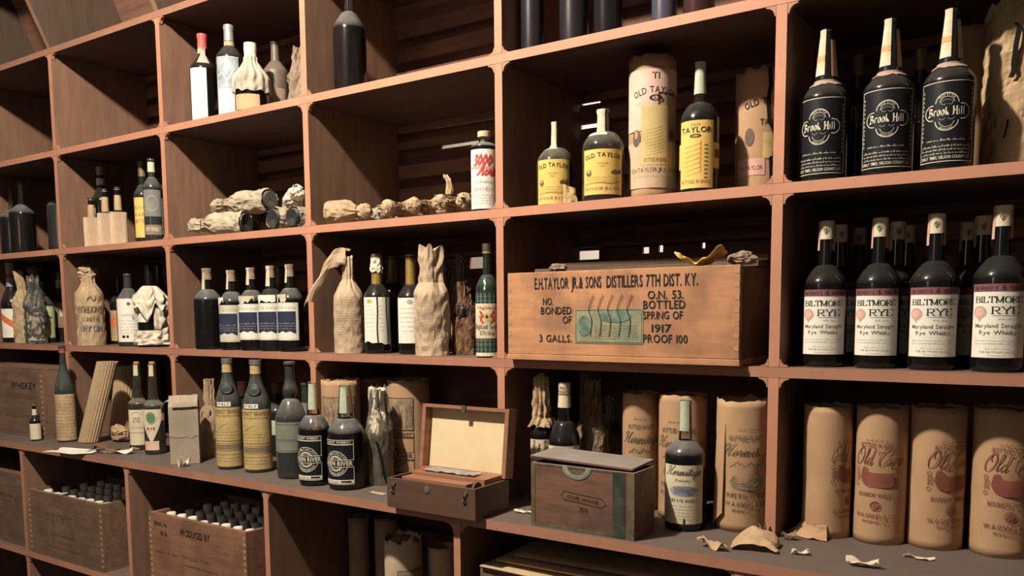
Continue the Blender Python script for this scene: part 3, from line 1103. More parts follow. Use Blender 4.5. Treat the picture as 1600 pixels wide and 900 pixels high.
# counter board and the cupboards below it
counter = MB().box((XL, -DC, ZT - 0.0226), (XR, DEP, ZT - 0.0006)).build('counter_top', W_COUNTER, None)
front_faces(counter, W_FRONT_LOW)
tag(counter, 'long dusty wooden counter board under the shelves, with a lighter front edge', 'counter')
base = empty('base_shelving', (-0.66, 0.1, -1.24), 0, 'open lower shelving under the counter holding crates and tubes', 'shelving')
XW = [-2.646, -1.9905, -1.3262, -0.6600, 0.0, 0.6620, 1.323]
for x in XW:
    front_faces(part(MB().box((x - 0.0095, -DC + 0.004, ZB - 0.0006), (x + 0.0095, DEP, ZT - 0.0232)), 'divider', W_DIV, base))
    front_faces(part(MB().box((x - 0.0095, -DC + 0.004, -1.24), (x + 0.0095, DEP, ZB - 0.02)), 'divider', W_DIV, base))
    if x < 1.3:
        for sx in (-1, 1):
            bracket(x + sx * 0.0095, ZT - 0.0232, sx, -1, 0.019, -DC + 0.0045, base)
            bracket(x + sx * 0.0095, ZB - 0.0202, sx, -1, 0.019, -DC + 0.0045, base)
front_faces(part(MB().box((XL, -DC + 0.002, ZB - 0.02), (XR, DEP, ZB - 0.0006)), 'lower_shelf', W_SHELF, base))
part(MB().box((XL - 0.3, YB, -1.24), (XR + 0.3, YB + 0.01, ZT + 0.0012)), 'back_boarding', W_SLAT, base)
for x0, x1 in zip(XW, XW[1:]):
    for q in range(5):
        z = ZB + 0.03 + q * 0.07
        part(MB().box((x0 + 0.011, DEP + 0.001, z), (x1 - 0.011, DEP + 0.012, z + 0.05)), 'back_slat', W_SLAT, base)

# ================================================================== FIFTH TIER (under the leaning top)
def torn_tail(b, f0, f1, mat, seed, name='torn_paper', spread=0.02):
    """a loose flap of paper hanging from the neck"""
    r = b.r

    def fn(s, t):
        a = -pi / 2 + (s - 0.5) * 1.2
        R = b.R(f1) + (r * 0.9) * t + spread * t * noise.noise(Vector((s * 3, t * 2, seed)))
        return Vector((R * cos(a), R * sin(a), b.h * (f1 + (f0 - f1) * t) + 0.006 * noise.noise(Vector((s * 4, t * 4, seed + 3)))))
    return MB().grid(fn, 10, 8).build(name, mat, b.root, False, solid=0.0005)


def white_label(b, f0, f1, wdeg, cdeg, mat=None, seed=1, lines=6, name='label', wave=None):
    a = b.label(f0, f1, wdeg, mat or P_WHITE, name, cdeg, wave=wave)
    for k in range(lines):
        y = a.h * (0.32 - 0.72 * k / max(1, lines - 1) * 0.9)
        wd = a.w * (0.3 + 0.5 * random.Random(seed + k).random()) / 2
        a.fine(-wd, wd, y, a.h * 0.028, INK_GREY, seed + k)
    a.build()
    return a


WINE = dict(bt=0.60, se=0.76, nr=0.34, mix=0.6)
# C
b = Bottle('wine_bottle', 'dark wine bottle with torn red wax seal and tall cream label, first on its shelf', 'bottle', 318, 120, 43, Z6, 0.07, top=53, ut=319, face=-27, glass=G_BLACK, **WINE)
white_label(b, 0.02, 0.60, 78, 0, P_STAIN, 3, 0)
b.band(0.84, 1.0, M_WAXR, 'wax_seal', 0.0016, True, rag=0.08, seed=2)
b.strip(0.78, 0.95, -38, 60, P_STAMP_OLD, 'paper_seal')
b.strip(0.66, 0.86, 28, 60, INK_ROSE, 'wax_run')
b = Bottle('wine_bottle', 'tall bottle with silver capsule and blue-grey picture label on the upper left shelf', 'bottle', 360, 120, 43, Z6, 0.075, top=40, ut=358, face=-14, glass=G_BLACKD, bt=0.64, se=0.78, nr=0.36, mix=0.5)
b.band(0.83, 1.0, M_FOIL, 'capsule', 0.0014, True)
b.band(0.78, 0.825, P_KRAFT, 'neck_band')
a = b.label(0.02, 0.64, 100, P_STAIN, 'label')
a.rect(-a.w / 2 + 0.001, -0.04 * a.h, a.w / 2 - 0.001, a.h / 2 - 0.002, P_BLUEGREY, 'picture_panel', 0.0003)
a.line([(-a.w * .45, a.h * .18), (-a.w * .2, a.h * .22), (0, a.h * .1), (a.w * .3, a.h * .3)], 0.004, INK_CREAM, 'picture_panel', 0.0006)
a.frame(-a.w / 2, -a.h * 0.06, a.w / 2, a.h / 2, 0.0012, INK_CREAM)
a.build()
b = Bottle('champagne_bottle', 'sparkling wine bottle in torn foil and pleated paper on the upper left shelf', 'bottle', 393, 130, 55, Z6, 0.05, top=68, ut=392, face=-10, glass=G_BLACK, bt=0.44, se=0.72, nr=0.34, mix=0.75, bulb=(0.85, 0.06, 0.12))
b.band(0.73, 1.0, P_TISSUE, 'neck_foil', 0.0018, True)
pleated_paper(b, 0.27, 0.80, P_TISSUE_GREY, 4)
b.label(0.0, 0.22, 90, P_KRAFT, 'label', -10).build()
b = Bottle('wine_bottle', 'dusty brown bottle standing behind the paper-pleated sparkling wine', 'bottle', 431, 120, 42, Z6, 0.19, top=66, ut=427, face=-10, glass=dark_glass('brown_dust_glass', (0.09, 0.065, 0.045), 0.6, 0.3, 0.5, (0.26, 0.2, 0.15)), **WINE)
b.label(0.03, 0.4, 100, P_CLOTHDUST, 'label').build()
x, y, r, h = spot(468, 120, 34, Z6, 0.20, top=74)
wb = empty('wrapped_bottle', (x, y, Z6), 0, 'bottle in crumpled brown paper against the divider, right end of the upper left shelf', 'bottle')
crumple_wrap(h, r, 9, 0.009, 7, 'twist', 0.55, 0.8, 0.55).build('paper_wrap', P_CLOTHDUST, wb)
# B: only the green end of a lying bottle shows past the divider
b = Bottle('glass_bottle', 'green glass bottle just showing past a divider, upper left', 'bottle', 0, 0, 0, Z6, pos=(-1.385, 0.28, 0.032, 0.14), rz=0, glass=dark_glass('green_glass', (0.03, 0.07, 0.045), 0.5, 0.15), **WINE)
# D
b = Bottle('decanter_bottle', 'large black-filled bottle with a clear dusty neck, alone on the top middle shelf', 'bottle', 547, 100, 52, Z6, 0.10, h=0.315, face=-10, glass=G_CLEARD, liquid=L_DARK, level=0.60, bt=0.58, se=0.75, nr=0.26, mix=0.45, taper=0.85, lip=0.03, lipw=1.25)
b.cap(0.97, 1.03, 0.2, M_CORK, 'cork')
# E (their necks are above the picture)
for i, (u, wp, y, g, lab) in enumerate(((832, 37, 0.08, G_PURPLE, 'dark bottle, first from the left of the row on the top shelf'), (897, 46, 0.07, G_PURPLE, 'dark bottle, second from the left of the row on the top shelf'),
                                     (950, 46, 0.08, G_BLACKD, 'dusty black bottle, third from the left of the row on the top shelf'), (1038, 40, 0.07, G_VIOLET, 'dusty violet-blue bottle in the row on the top shelf'),
                                     (1092, 50, 0.07, G_WINE, 'wine-red bottle at the right end of the row on the top shelf'))):
    b = Bottle('wine_bottle', lab, 'bottle', u, 20, wp, Z6, y, h=0.30, face=0, glass=g, **WINE)
    b.band(0.8, 1.0, M_BRONZEF, 'capsule', 0.0012, True)

# ================================================================== FOURTH TIER
DEC = dict(bt=0.56, se=0.70, nr=0.2, mix=0.5, taper=0.75, lip=0.03, lipw=1.5)
# A
b = Bottle('decanter_bottle', 'black-filled bottle with thin clear neck at the far left edge', 'bottle', 7, 345, 40, Z5, 0.12, top=297, ut=10, face=0, glass=G_CLEARD, liquid=L_DARK, level=0.57, **DEC)
b = Bottle('decanter_bottle', 'black-filled bottle with tall thin clear neck, second from the left edge', 'bottle', 35, 350, 42, Z5, 0.075, top=285, ut=33, face=0, glass=G_CLEARD, liquid=L_DARK, level=0.6, **DEC)
b = Bottle('wine_bottle', 'dusty grey-green bottle half hidden behind the left divider', 'bottle', 95, 350, 42, Z5, 0.2, top=288, face=0, glass=G_GREYD, bt=0.68, se=0.8, nr=0.36, mix=0.4)
# B
b = Bottle('wine_bottle', 'dark bottle with torn silver foil behind three small sleeved bottles', 'bottle', 149, 330, 31, Z5, 0.14, top=262, ut=151, face=0, glass=G_BLACK, bt=0.58, se=0.74, nr=0.4, mix=0.6)
b.band(0.78, 0.86, P_WHITE, 'neck_label', 0.0014)
b.band(0.9, 1.0, M_FOIL, 'capsule', 0.0014, True)
b.label(0.3, 0.5, 40, P_STAMP, 'label', -60).build()
for i, (u, t, y, lab) in enumerate(((144, 309, 0.05, 'leftmost of three small bottles standing in pale corrugated sleeves'), (166, 295, 0.055, 'middle of three small bottles standing in pale corrugated sleeves'), (186, 292, 0.05, 'rightmost of three small bottles standing in pale corrugated sleeves'))):
    b = Bottle('miniature_bottle', lab, 'bottle', u, 355, 23, Z5, y, top=t, ut=u + 1, face=0, glass=G_BLACK, group='small bottles in corrugated sleeves', bt=0.42, se=0.58, nr=0.5, mix=0.5, taper=0.8)
    b.band(0.60, 0.86, P_KRAFT, 'neck_label', 0.0012)
    b.cap(0.95, 1.0, 0.46, M_BRONZEF, 'cap')
    hh = b.h * (0.60, 0.575, 0.565)[i]

    def fn(s, t, hh=hh, r=b.r):
        a = 2 * pi * s
        R = r * 1.12 + 0.0012 * sin(a * 34)
        return Vector((R * cos(a), R * sin(a), hh * t + (0.002 * noise.noise(Vector((a, 0, i))) if t == 1 else 0)))
    MB().grid(fn, 136, 3, True).build('corrugated_sleeve', P_SLEEVE, b.root)
b = Bottle('spirit_bottle', 'bottle with tall yellow label beside a dusty bottle, left shelves', 'bottle', 224, 320, 30, Z5, 0.10, top=252, ut=225, face=-20, glass=G_GREEN, bt=0.58, se=0.72, nr=0.38, mix=0.5)
a = b.label(0.08, 0.56, 95, P_YEL, 'label')
for k, s in enumerate(('ROYAL', 'RARE', 'BITTER')):
    a.text(s, 0, a.h * (0.2 - 0.17 * k), a.h * 0.09, INK_BROWN, a.w * 0.8)
a.frame(-a.w * .48, -a.h * .48, a.w * .48, a.h * .48, 0.0015, INK_GOLD)
a.build()
b.band(0.82, 1.0, M_BRONZEF, 'capsule', 0.0012, True)
b = Bottle('spirit_bottle', 'dusty grey bottle with grey label and pale neck band, left shelves', 'bottle', 239, 320, 30, Z5, 0.05, top=248, ut=239, face=-5, glass=G_GREYD, bt=0.64, se=0.78, nr=0.38, mix=0.5)
a = b.label(0.30, 0.62, 120, paper('grey_label', (0.24, 0.24, 0.21), 0.3, (0.16, 0.16, 0.14)), 'label')
a.ring(0, 0, a.w * .3, a.h * .3, 0.002, INK_GREY)
a.build()
a = b.label(0.08, 0.2, 120, P_CLOTHDUST, 'lower_label')
a.text('RYE WHISKY', 0, -a.h * .15, a.h * .4, INK_CREAM, a.w * .8)
a.build()
b.band(0.84, 0.96, P_STAMP_OLD, 'neck_label', 0.0012)
b = Bottle('spirit_bottle', 'bottle with white label mostly hidden behind a divider, left shelves', 'bottle', 262, 320, 28, Z5, 0.11, top=255, face=-25, glass=G_GREEN, bt=0.62, se=0.76, nr=0.38, mix=0.5)
white_label(b, 0.1, 0.55, 100, 0, None, 4, 5)


# lying bottles in straw and paper jackets
def lying(name, label, p0, p1, zmin, r, wrap, glass, seed, group, wrapfrac=1.0, base_cap=True):
    """bottle on its side: p0 neck end, p1 base end (both on the axis)"""
    p0, p1 = Vector(p0), Vector(p1)
    L = (p1 - p0).length
    d = (p0 - p1) / L
    root = empty(name, p1, 0, label, 'bottle', group)
    root.rotation_mode = 'QUATERNION'
    root.rotation_quaternion = Vector((0, 0, 1)).rotation_difference(d)
    g = bottle_profile(L * 0.95, r * 0.86, 0.58, 0.75, 0.36, 0.6)
    MB().lathe(g, 24).build('body', glass, root, 'auto')
    wm = crumple_wrap(L * wrapfrac, r, seed, r * 0.14, 8, 'twist', 0.55 / wrapfrac, 0.74 / wrapfrac, 0.48, foldamp=0.45, rag=0.03)
    if base_cap:
        k = L * 0.07
        wm.v = [(x, y, z + (k if z < k * 0.2 else 0) + 0.3 * k * noise.noise(Vector((x * 50, y * 50, seed)))) for x, y, z in wm.v]
        wm.f = [f for f in wm.f if len(f) < 20]
    wm.build('paper_jacket', wrap, root)
    kb = crumple_ball(r * 0.62, r * 0.62, r * 0.62, seed + 2, n=20, m=12, amp=0.22)
    kb.v = [(x, y, z + L * 0.97) for x, y, z in kb.v]
    kb.build('twisted_end', wrap, root)
    MB().tube([(r * 0.56 * cos(a), r * 0.56 * sin(a), L * 0.80) for a in [k * pi / 8 for k in range(17)]], 0.0015, 6).build('string', INK_BROWN, root)
    Q = root.rotation_quaternion.to_matrix()
    low = min((Q @ v.co).z for c in root.children for v in c.data.vertices)
    root.location.z = zmin - low
    return root


G1 = 'bottles lying in pale paper jackets'
R1 = 0.036


def onsh(u, v, y):
    q = at_y(u, v, y)
    return q


def lie(label, un, yn, ub, yb, zc, r, wrap, glass, seed, group, vn=345, vb=345, **k):
    a, b_ = at_y(un, vn, yn), at_y(ub, vb, yb)
    return lying('lying_bottle', label, (a.x, yn, zc), (b_.x, yb, zc), zc, r, wrap, glass, seed, group, **k)


zc = Z5
lie('pale paper-wrapped bottle lying on the shelf, its twisted end furthest left', 336, 0.14, 398, 0.20, zc, R1, P_STRAWP, G_GREYD, 1, G1)
lie('pale paper-wrapped lying bottle at the front of the pile, twisted end near the shelf edge', 303, 0.035, 386, 0.085, zc, R1, P_STRAWP, G_GREYD, 5, G1, vn=360, vb=350)


def lie_back(label, u, v, yf, yb, dx, zc, r, wrap, glass, seed, group, base_out=False, **k):
    f = at_y(u, v, yf)
    n, b_ = (f.x, yf, zc), (f.x + dx, yb, zc)
    if base_out:
        n, b_ = b_, n
    return lying('lying_bottle', label, n, b_, zc, r, wrap, glass, seed, group, **k)


lie_back('lying bottle with round grey base facing out, in the middle of the pile', 425, 345, 0.05, 0.33, 0.02, zc, R1 * .95, P_STRAWP, G_GREYD, 8, G1, True)
lie_back('lying bottle with round grey base facing out, at the right end of the pile', 455, 345, 0.05, 0.33, 0.015, zc, R1 * .9, P_TISSUE_GREY, G_GREYD, 11, G1, True)
z2 = Z5 + R1 * 2.15
lie('paper-wrapped bottle lying on top of the pile, tied end to the left', 338, 0.15, 424, 0.17, z2, R1, P_STRAWP, G_GREYD, 15, G1, vn=325, vb=320)
lie('torn paper-wrapped bottle on top of the pile, next to the divider', 466, 0.09, 458, 0.33, z2, R1, P_TISSUE, G_BLACK, 19, G1, vn=305, vb=315)

G2 = 'bottles lying in tan paper jackets'
R2 = 0.033
lie('tan paper-wrapped bottle lying along the shelf edge, furthest left of its row', 572, 0.075, 514, 0.045, zc, R2, P_TANSTRAW, G_BLACK, 31, G2)
lie_back('tan paper-wrapped lying bottle with frilled end, second from the left of its row', 604, 340, 0.05, 0.31, 0.0, zc, R2, P_TANSTRAW, G_BLACK, 34, G2)
lie_back('lying bottle with black glass showing through torn tan paper, middle of its row', 644, 335, 0.05, 0.31, 0.0, zc, R2, P_TANSTRAW, G_BLACK, 38, G2, wrapfrac=0.86)
lie_back('tan paper-wrapped lying bottle with a round crumpled end, fourth of its row', 685, 330, 0.045, 0.31, 0.0, zc, R2, P_TANSTRAW, G_BLACK, 41, G2)
lie_back('tan paper-wrapped lying bottle, last of its row beside the white-labelled brandy', 722, 325, 0.055, 0.31, 0.012, zc, R2, P_TANSTRAW, G_BLACK, 45, G2)
q = at_y(702, 305, 0.10)
kt = crumple_wrap(0.05, 0.008, 51, 0.003, 5, 'twist', 0.2, 0.6, 0.6, lean=(-0.012, 0)).build('paper_scrap', P_TANSTRAW)
kt.location = (q.x, 0.10, Z5 + 1.9 * R2)
tag(kt, 'twisted spill of tan paper standing on the lying bottles beside the brandy', 'paper scrap')
lie_back('grey paper-wrapped bottle lying at the back, against the divider behind the tan row', 590, 330, 0.145, 0.355, 0.0, zc, R2, P_TISSUE_GREY, G_GREYD, 48, G2)

b = Bottle('brandy_bottle', 'flat-shouldered clear brandy bottle with big white label and red script, beside the divider', 'bottle', 757, 270, 43, Z5, 0.05, top=205, ut=763, face=-6, glass=G_CLEARD, liquid=L_WHISKEY, level=0.76, bt=0.80, se=0.865, nr=0.42, mix=0.4, taper=0.95, lip=0.05, lipw=1.12)
b.cap(0.93, 1.0, 0.48, M_CREAMCAP, 'cap')
a = b.label(0.03, 0.76, 128, P_WHITE, 'label')
a.strokes('3000', SCRIPT, -a.w * .02, a.h * 0.23, a.h * 0.085, 0.0045, INK_CRIMSON, shear=0.25, width=a.w * 0.6, thin=.6)
a.strokes('Acre', SCRIPT, a.w * .12, a.h * 0.06, a.h * 0.085, 0.0045, INK_CRIMSON, shear=0.25, width=a.w * 0.6, thin=.6)
a.rect(-a.w * .46, a.h * .165, a.w * .46, a.h * .21, INK_ROSE, 'ribbon', 0.0003)
a.text('CALIFORNIA', 0, -a.h * .07, a.h * .035, INK_GREY, a.w * .7)
a.text('BRANDY', 0, -a.h * .2, a.h * .06, INK_ROSE, a.w * .6)
for k in range(4):
    a.fine(-a.w * .36, a.w * .36, -a.h * (.28 + .045 * k), a.h * .02, INK_GREY, k)
a.build()


# E: yellow-labelled whiskeys
def taylor_label(b, f0, f1, wdeg, mat=P_YEL, torn=False):
    a = b.label(f0, f1, wdeg, mat, 'label')
    w_, h_ = a.w, a.h
    a.text('OLD TAYLOR', 0, h_ * .33, h_ * .095, INK, w_ * .88, 0.012, arc=w_ * 1.6)
    a.text('TAYLOR', 0, h_ * .17, h_ * .03, INK_BROWN, w_ * .26)
    a.text('OLD', 0, h_ * .11, h_ * .03, INK_BROWN, w_ * .12)
    a.disc(-w_ * .33, -h_ * .02, w_ * .075, h_ * .075, INK_SOFT, 'portrait', 0.0004)
    a.disc(-w_ * .33, h_ * .01, w_ * .035, h_ * .035, P_YEL_DIRTY, 'portrait', 0.0006)
    for k in range(6):
        a.rect(w_ * (.2 + .045 * k), -h_ * .05, w_ * (.235 + .045 * k), h_ * (.02 + .02 * (k % 3)), INK_SOFT, 'distillery_picture')
    for k in range(3):
        a.fine(-w_ * .4, w_ * .4, -h_ * (.13 + .05 * k), h_ * .02, INK_BROWN, k + 7)
    a.line([(-w_ * .44, -h_ * .27), (-w_ * .1, -h_ * .245), (w_ * .2, -h_ * .26), (w_ * .44, -h_ * .22)], 0.0012, INK_BROWN, thin=1)
    a.text('E.H.TAYLOR JR.& SONS', 0, -h_ * .40, h_ * .06, INK_BROWN, w_ * .86)
    a.build()
    return a


b = Bottle('whiskey_bottle', 'short clear-necked whiskey bottle with yellow label, first from the left of its shelf', 'bottle', 868, 280, 59, Z5, 0.065, top=191, ut=867, face=-9, glass=G_GRIMY, liquid=L_WHISKEY, level=0.48, bt=0.50, se=0.70, nr=0.225, mix=0.15, taper=0.85, lip=0.04)
taylor_label(b, 0.015, 0.53, 108)
b.strip(0.66, 0.995, -18, 75, P_STAMP_OLD)
def fn(s, t):
    a = -pi / 2 + 0.55 + 0.5 * s
    R = b.r * (1.03 + 0.42 * s * (1 - t * 0.3)) + 0.003 * noise.noise(Vector((s * 3, t * 3, 5)))
    return Vector((R * cos(a), R * sin(a), b.h * (0.03 + 0.21 * t * (1 - 0.2 * s)) + 0.004 * noise.noise(Vector((s * 2, t * 2, 9)))))
MB().grid(fn, 10, 8).build('peeling_label_corner', P_YEL_DIRTY, b.root, False, solid=0.0005)
b = Bottle('whiskey_bottle', 'round-shouldered clear whiskey flask with yellow label and paper strip over its neck', 'bottle', 942.5, 270, 66, Z5, 0.055, top=172, ut=940, face=-2, glass=G_GRIMY, liquid=L_WHISKEY, level=0.5, bt=0.56, se=0.76, nr=0.30, mix=0.1, taper=0.9, lip=0.04)
taylor_label(b, 0.06, 0.54, 118)
b.strip(0.70, 0.995, -24, 80, P_STAMP_OLD)
b = Bottle('whiskey_bottle', 'tall whiskey bottle with a cross-shaped yellow label and faded green neck strip', 'bottle', 1093, 230, 62, Z5, 0.10, top=97, ut=1096, face=-12, glass=G_CLEAR, liquid=L_DARK, level=0.62, bt=0.55, se=0.70, nr=0.31, mix=0.2, taper=0.75, lip=0.03)
a = b.label(0.05, 0.545, 108, P_YEL, 'label')
w_, h_ = a.w, a.h
a2 = b.label(0.20, 0.385, 175, P_YEL, 'label_wings', 0, 0.0005)
a2.rect(a2.w * .34, -a2.h * .1, a2.w * .48, a2.h * .25, INK_SOFT, 'distillery_picture')
a2.build()
a.text('OLD', 0, h_ * .42, h_ * .035, INK_BROWN, w_ * .25)
a.text('TAYLOR', 0, h_ * .32, h_ * .08, INK, w_ * .86, 0.012)
a.ring(0, h_ * .27, w_ * .15, h_ * .028, 0.0012, INK)
a.text('OLD', 0, h_ * .257, h_ * .028, INK, w_ * .2)
a.text('BOTTLED IN BOND', 0, -h_ * .43, h_ * .05, INK_BROWN, w_ * .82)
for k in range(9):
    a.rect(w_ * .24, h_ * (.12 - .06 * k), w_ * .33, h_ * (.145 - .06 * k), INK_BROWN, 'signature')
for k in range(7):
    a.line([(-w_ * .3, h_ * (.1 - .07 * k)), (-w_ * .1, h_ * (.12 - .07 * k)), (w_ * .14, h_ * (.16 - .07 * k))], 0.0011, INK_GOLD, 'signature', thin=1)
a.rect(w_ * .13, -h_ * .25, w_ * .15, h_ * .2, INK_ORANGE, 'signature')
a.build()
b.strip(0.76, 0.995, -8, 170, P_STAMP)


# printed tubes
def tube_shell(root, r, h, mat, seed, rag=0.004, wall=0.0025, lumps=0.0, seg=48, name='tube_wall', facet=0.0, gap=None):
    def fn(s, t):
        a = 2 * pi * s
        if gap:
            a = gap[0] + gap[1] / 2 + (2 * pi - gap[1]) * s
        R = r + lumps * noise.noise(Vector((cos(a) * 1.5, sin(a) * 1.5, h * t * 14 + seed)))
        if facet:
            R *= 1 + facet * cos(6 * a)
        z = h * t
        if t > 0.93:
            z += rag * noise.noise(Vector((cos(a) * 3 + seed, sin(a) * 3, seed))) * (t - .93) / .07
        if t == 0:
            z = 0.0
        return Vector((R * cos(a), R * sin(a), z))
    o = MB().grid(fn, seg, 18, not gap).build(name, mat, root, 'auto')
    md = o.modifiers.new('solid', 'SOLIDIFY')
    md.thickness = wall
    md.offset = -1
    return o


def disc_bottom(root, r, mat, name='tube_base', z=0.0005):
    return MB().lathe([(0.0005, z), (r, z), (r, z + 0.002), (0.0005, z + 0.002)], 32).build(name, mat, root)


def tube(label, u, v, wp, zs, y=None, vb=None, top=None, mat=P_TUBE, seed=1, face=0, group=None, r=None, h=None, rag=0.004, lumps=0.0, facet=0.0, tilt=None, ut=None, cap=True):
    x, y, r, h = spot(u, v, wp, zs, y, vb, top, ut, r, h)
    root = empty('bottle_tube', (x, y, zs), facing(x, y, face), label, 'bottle tube', group)
    o = tube_shell(root, r, h, mat, seed, rag, lumps=lumps, facet=facet)
    disc_bottom(root, r - 0.003, mat)
    if cap:
        cb = crumple_ball(r * .62, r * .62, r * .22, seed + 5)
        cb.v = [(a, b_, z + h - r * .22) for a, b_, z in cb.v]
        cb.build('paper_stuffing', P_CLOTHDUST, root)
    root['r'] = r
    root['h'] = h
    return root, r, h, o


root, r, h, wall = tube('faceted whiskey tube with pink and yellow printing, between two yellow-labelled bottles', 1019, 220, 73, Z5, 0.115, top=95, mat=P_TUBE, seed=3, face=8, rag=0.006, facet=0.012, cap=False)
cb = MB().lathe([(r - 0.002, h - 0.002), (r * .5, h + 0.008), (0.0005, h + 0.012)], 6)
cb.build('folded_top', P_TUBE, root)
a = Art(cyl_map(r * 1.013, h / 2, -pi / 2), wall)
a.rect(-r * 1.5, h * (.24), r * 1.5, h * .40, P_PINK, 'printed_panel', 0.0002)
a.rect(-r * 1.5, -h * .02, r * .1, h * .25, P_PINK, 'printed_panel', 0.0002)
a.rect(-r * 1.5, -h * .42, r * 1.5, -h * .1, P_TUBE_PALE, 'printed_panel', 0.0002)
a.rect(-r * .60, -h * .26, r * .55, h * .15, P_YEL_DIRTY, 'yellow_label', 0.0006)
a.text('OLD TAYLOR', 0, h * .235, h * .045, INK, r * 1.9, 0.01, arc=r * 2.4)
a.text('TI', 0, h * .33, h * .045, INK, None, 0.01)
a.ring(0, h * .20, r * .27, h * .022, 0.0022, INK)
a.text('OLD', 0, h * .19, h * .022, INK, r * .36)
a.text('TAYLOR', 0, h * .075, h * .04, INK, r * 1.05, 0.01, h=0.0009)
a.ring(0, h * .045, r * .2, h * .018, 0.0022, INK, h=0.0009)
a.text('OLD', 0, h * .036, h * .017, INK, r * .28, h=0.0009)
a.text('BOTTLED IN BOND', 0, -h * .24, h * .028, INK_BROWN, r * .95, h=0.0009)
for k in range(9):
    a.line([(-r * .4, h * (-.02 - .022 * k)), (0, h * (-.01 - .022 * k)), (r * .3, h * (.01 - .022 * k))], 0.0011, INK_GOLD, 'printing', 0.0009, thin=1)
a.disc(-r * .85, -h * .07, r * .2, h * .06, INK_SOFT, 'portrait')
a.disc(-r * .85, -h * .045, r * .09, h * .028, P_TUBE, 'portrait', 0.0007)
a.disc(r * .8, -h * .05, r * .2, h * .035, INK_SOFT, 'distillery_picture')
a.text('E.H.TAYLOR,JR.& SONS', 0, -h * .31, h * .03, INK_SOFT, r * 2.2)
a.fine(-r, r, -h * .345, h * .012, INK_GREY, 3)
a.fine(-r * .9, r * .2, h * .16, h * .018, INK_ROSE, 8)
a.build()

root, r, h, wall = tube('dim torn whiskey tube split down its side, behind the right-hand divider', 1186, 220, 76, Z5, 0.22, top=116, mat=P_TUBE, seed=12, face=20, rag=0.02, cap=False)
a = Art(cyl_map(r, h / 2, -pi / 2), wall)
a.text('OLD TAYLOR', 0, h * .22, h * .05, INK, r * 1.9, 0.01, arc=r * 2.4)
a.text('TAYLOR', r * .2, h * .06, h * .045, INK, r * 1.05, 0.01)
a.rect(-r * 1.3, -h * .33, -r * .1, -h * .20, INK_ROSE, 'printed_panel', 0.0002)
a.text('E.H.TAYLOR', -r * .7, -h * .29, h * .035, INK, r * 1.0)
a.disc(-r * .75, -h * .03, r * .2, h * .07, INK_SOFT, 'portrait')
crack = [(.0, .5), (.05, .36), (-.05, .25), (.02, .1), (.25, .0), (.35, -.12), (.12, -.2), (.18, -.42)]
P = [(r * (cx - .05), h * cy) for cx, cy in crack] + [(r * (cx + .12), h * cy) for cx, cy in crack[::-1]]
n = len(crack)
a.polys(P, [(k, k + 1, 2 * n - 2 - k, 2 * n - 1 - k) for k in range(n - 1)], M_VOID, 'tear', 0.0006)
a.rect(-r * .2, -h * .2, r * .3, h * .0, P_YEL_DIRTY, 'yellow_label', 0.0004)
a.build()


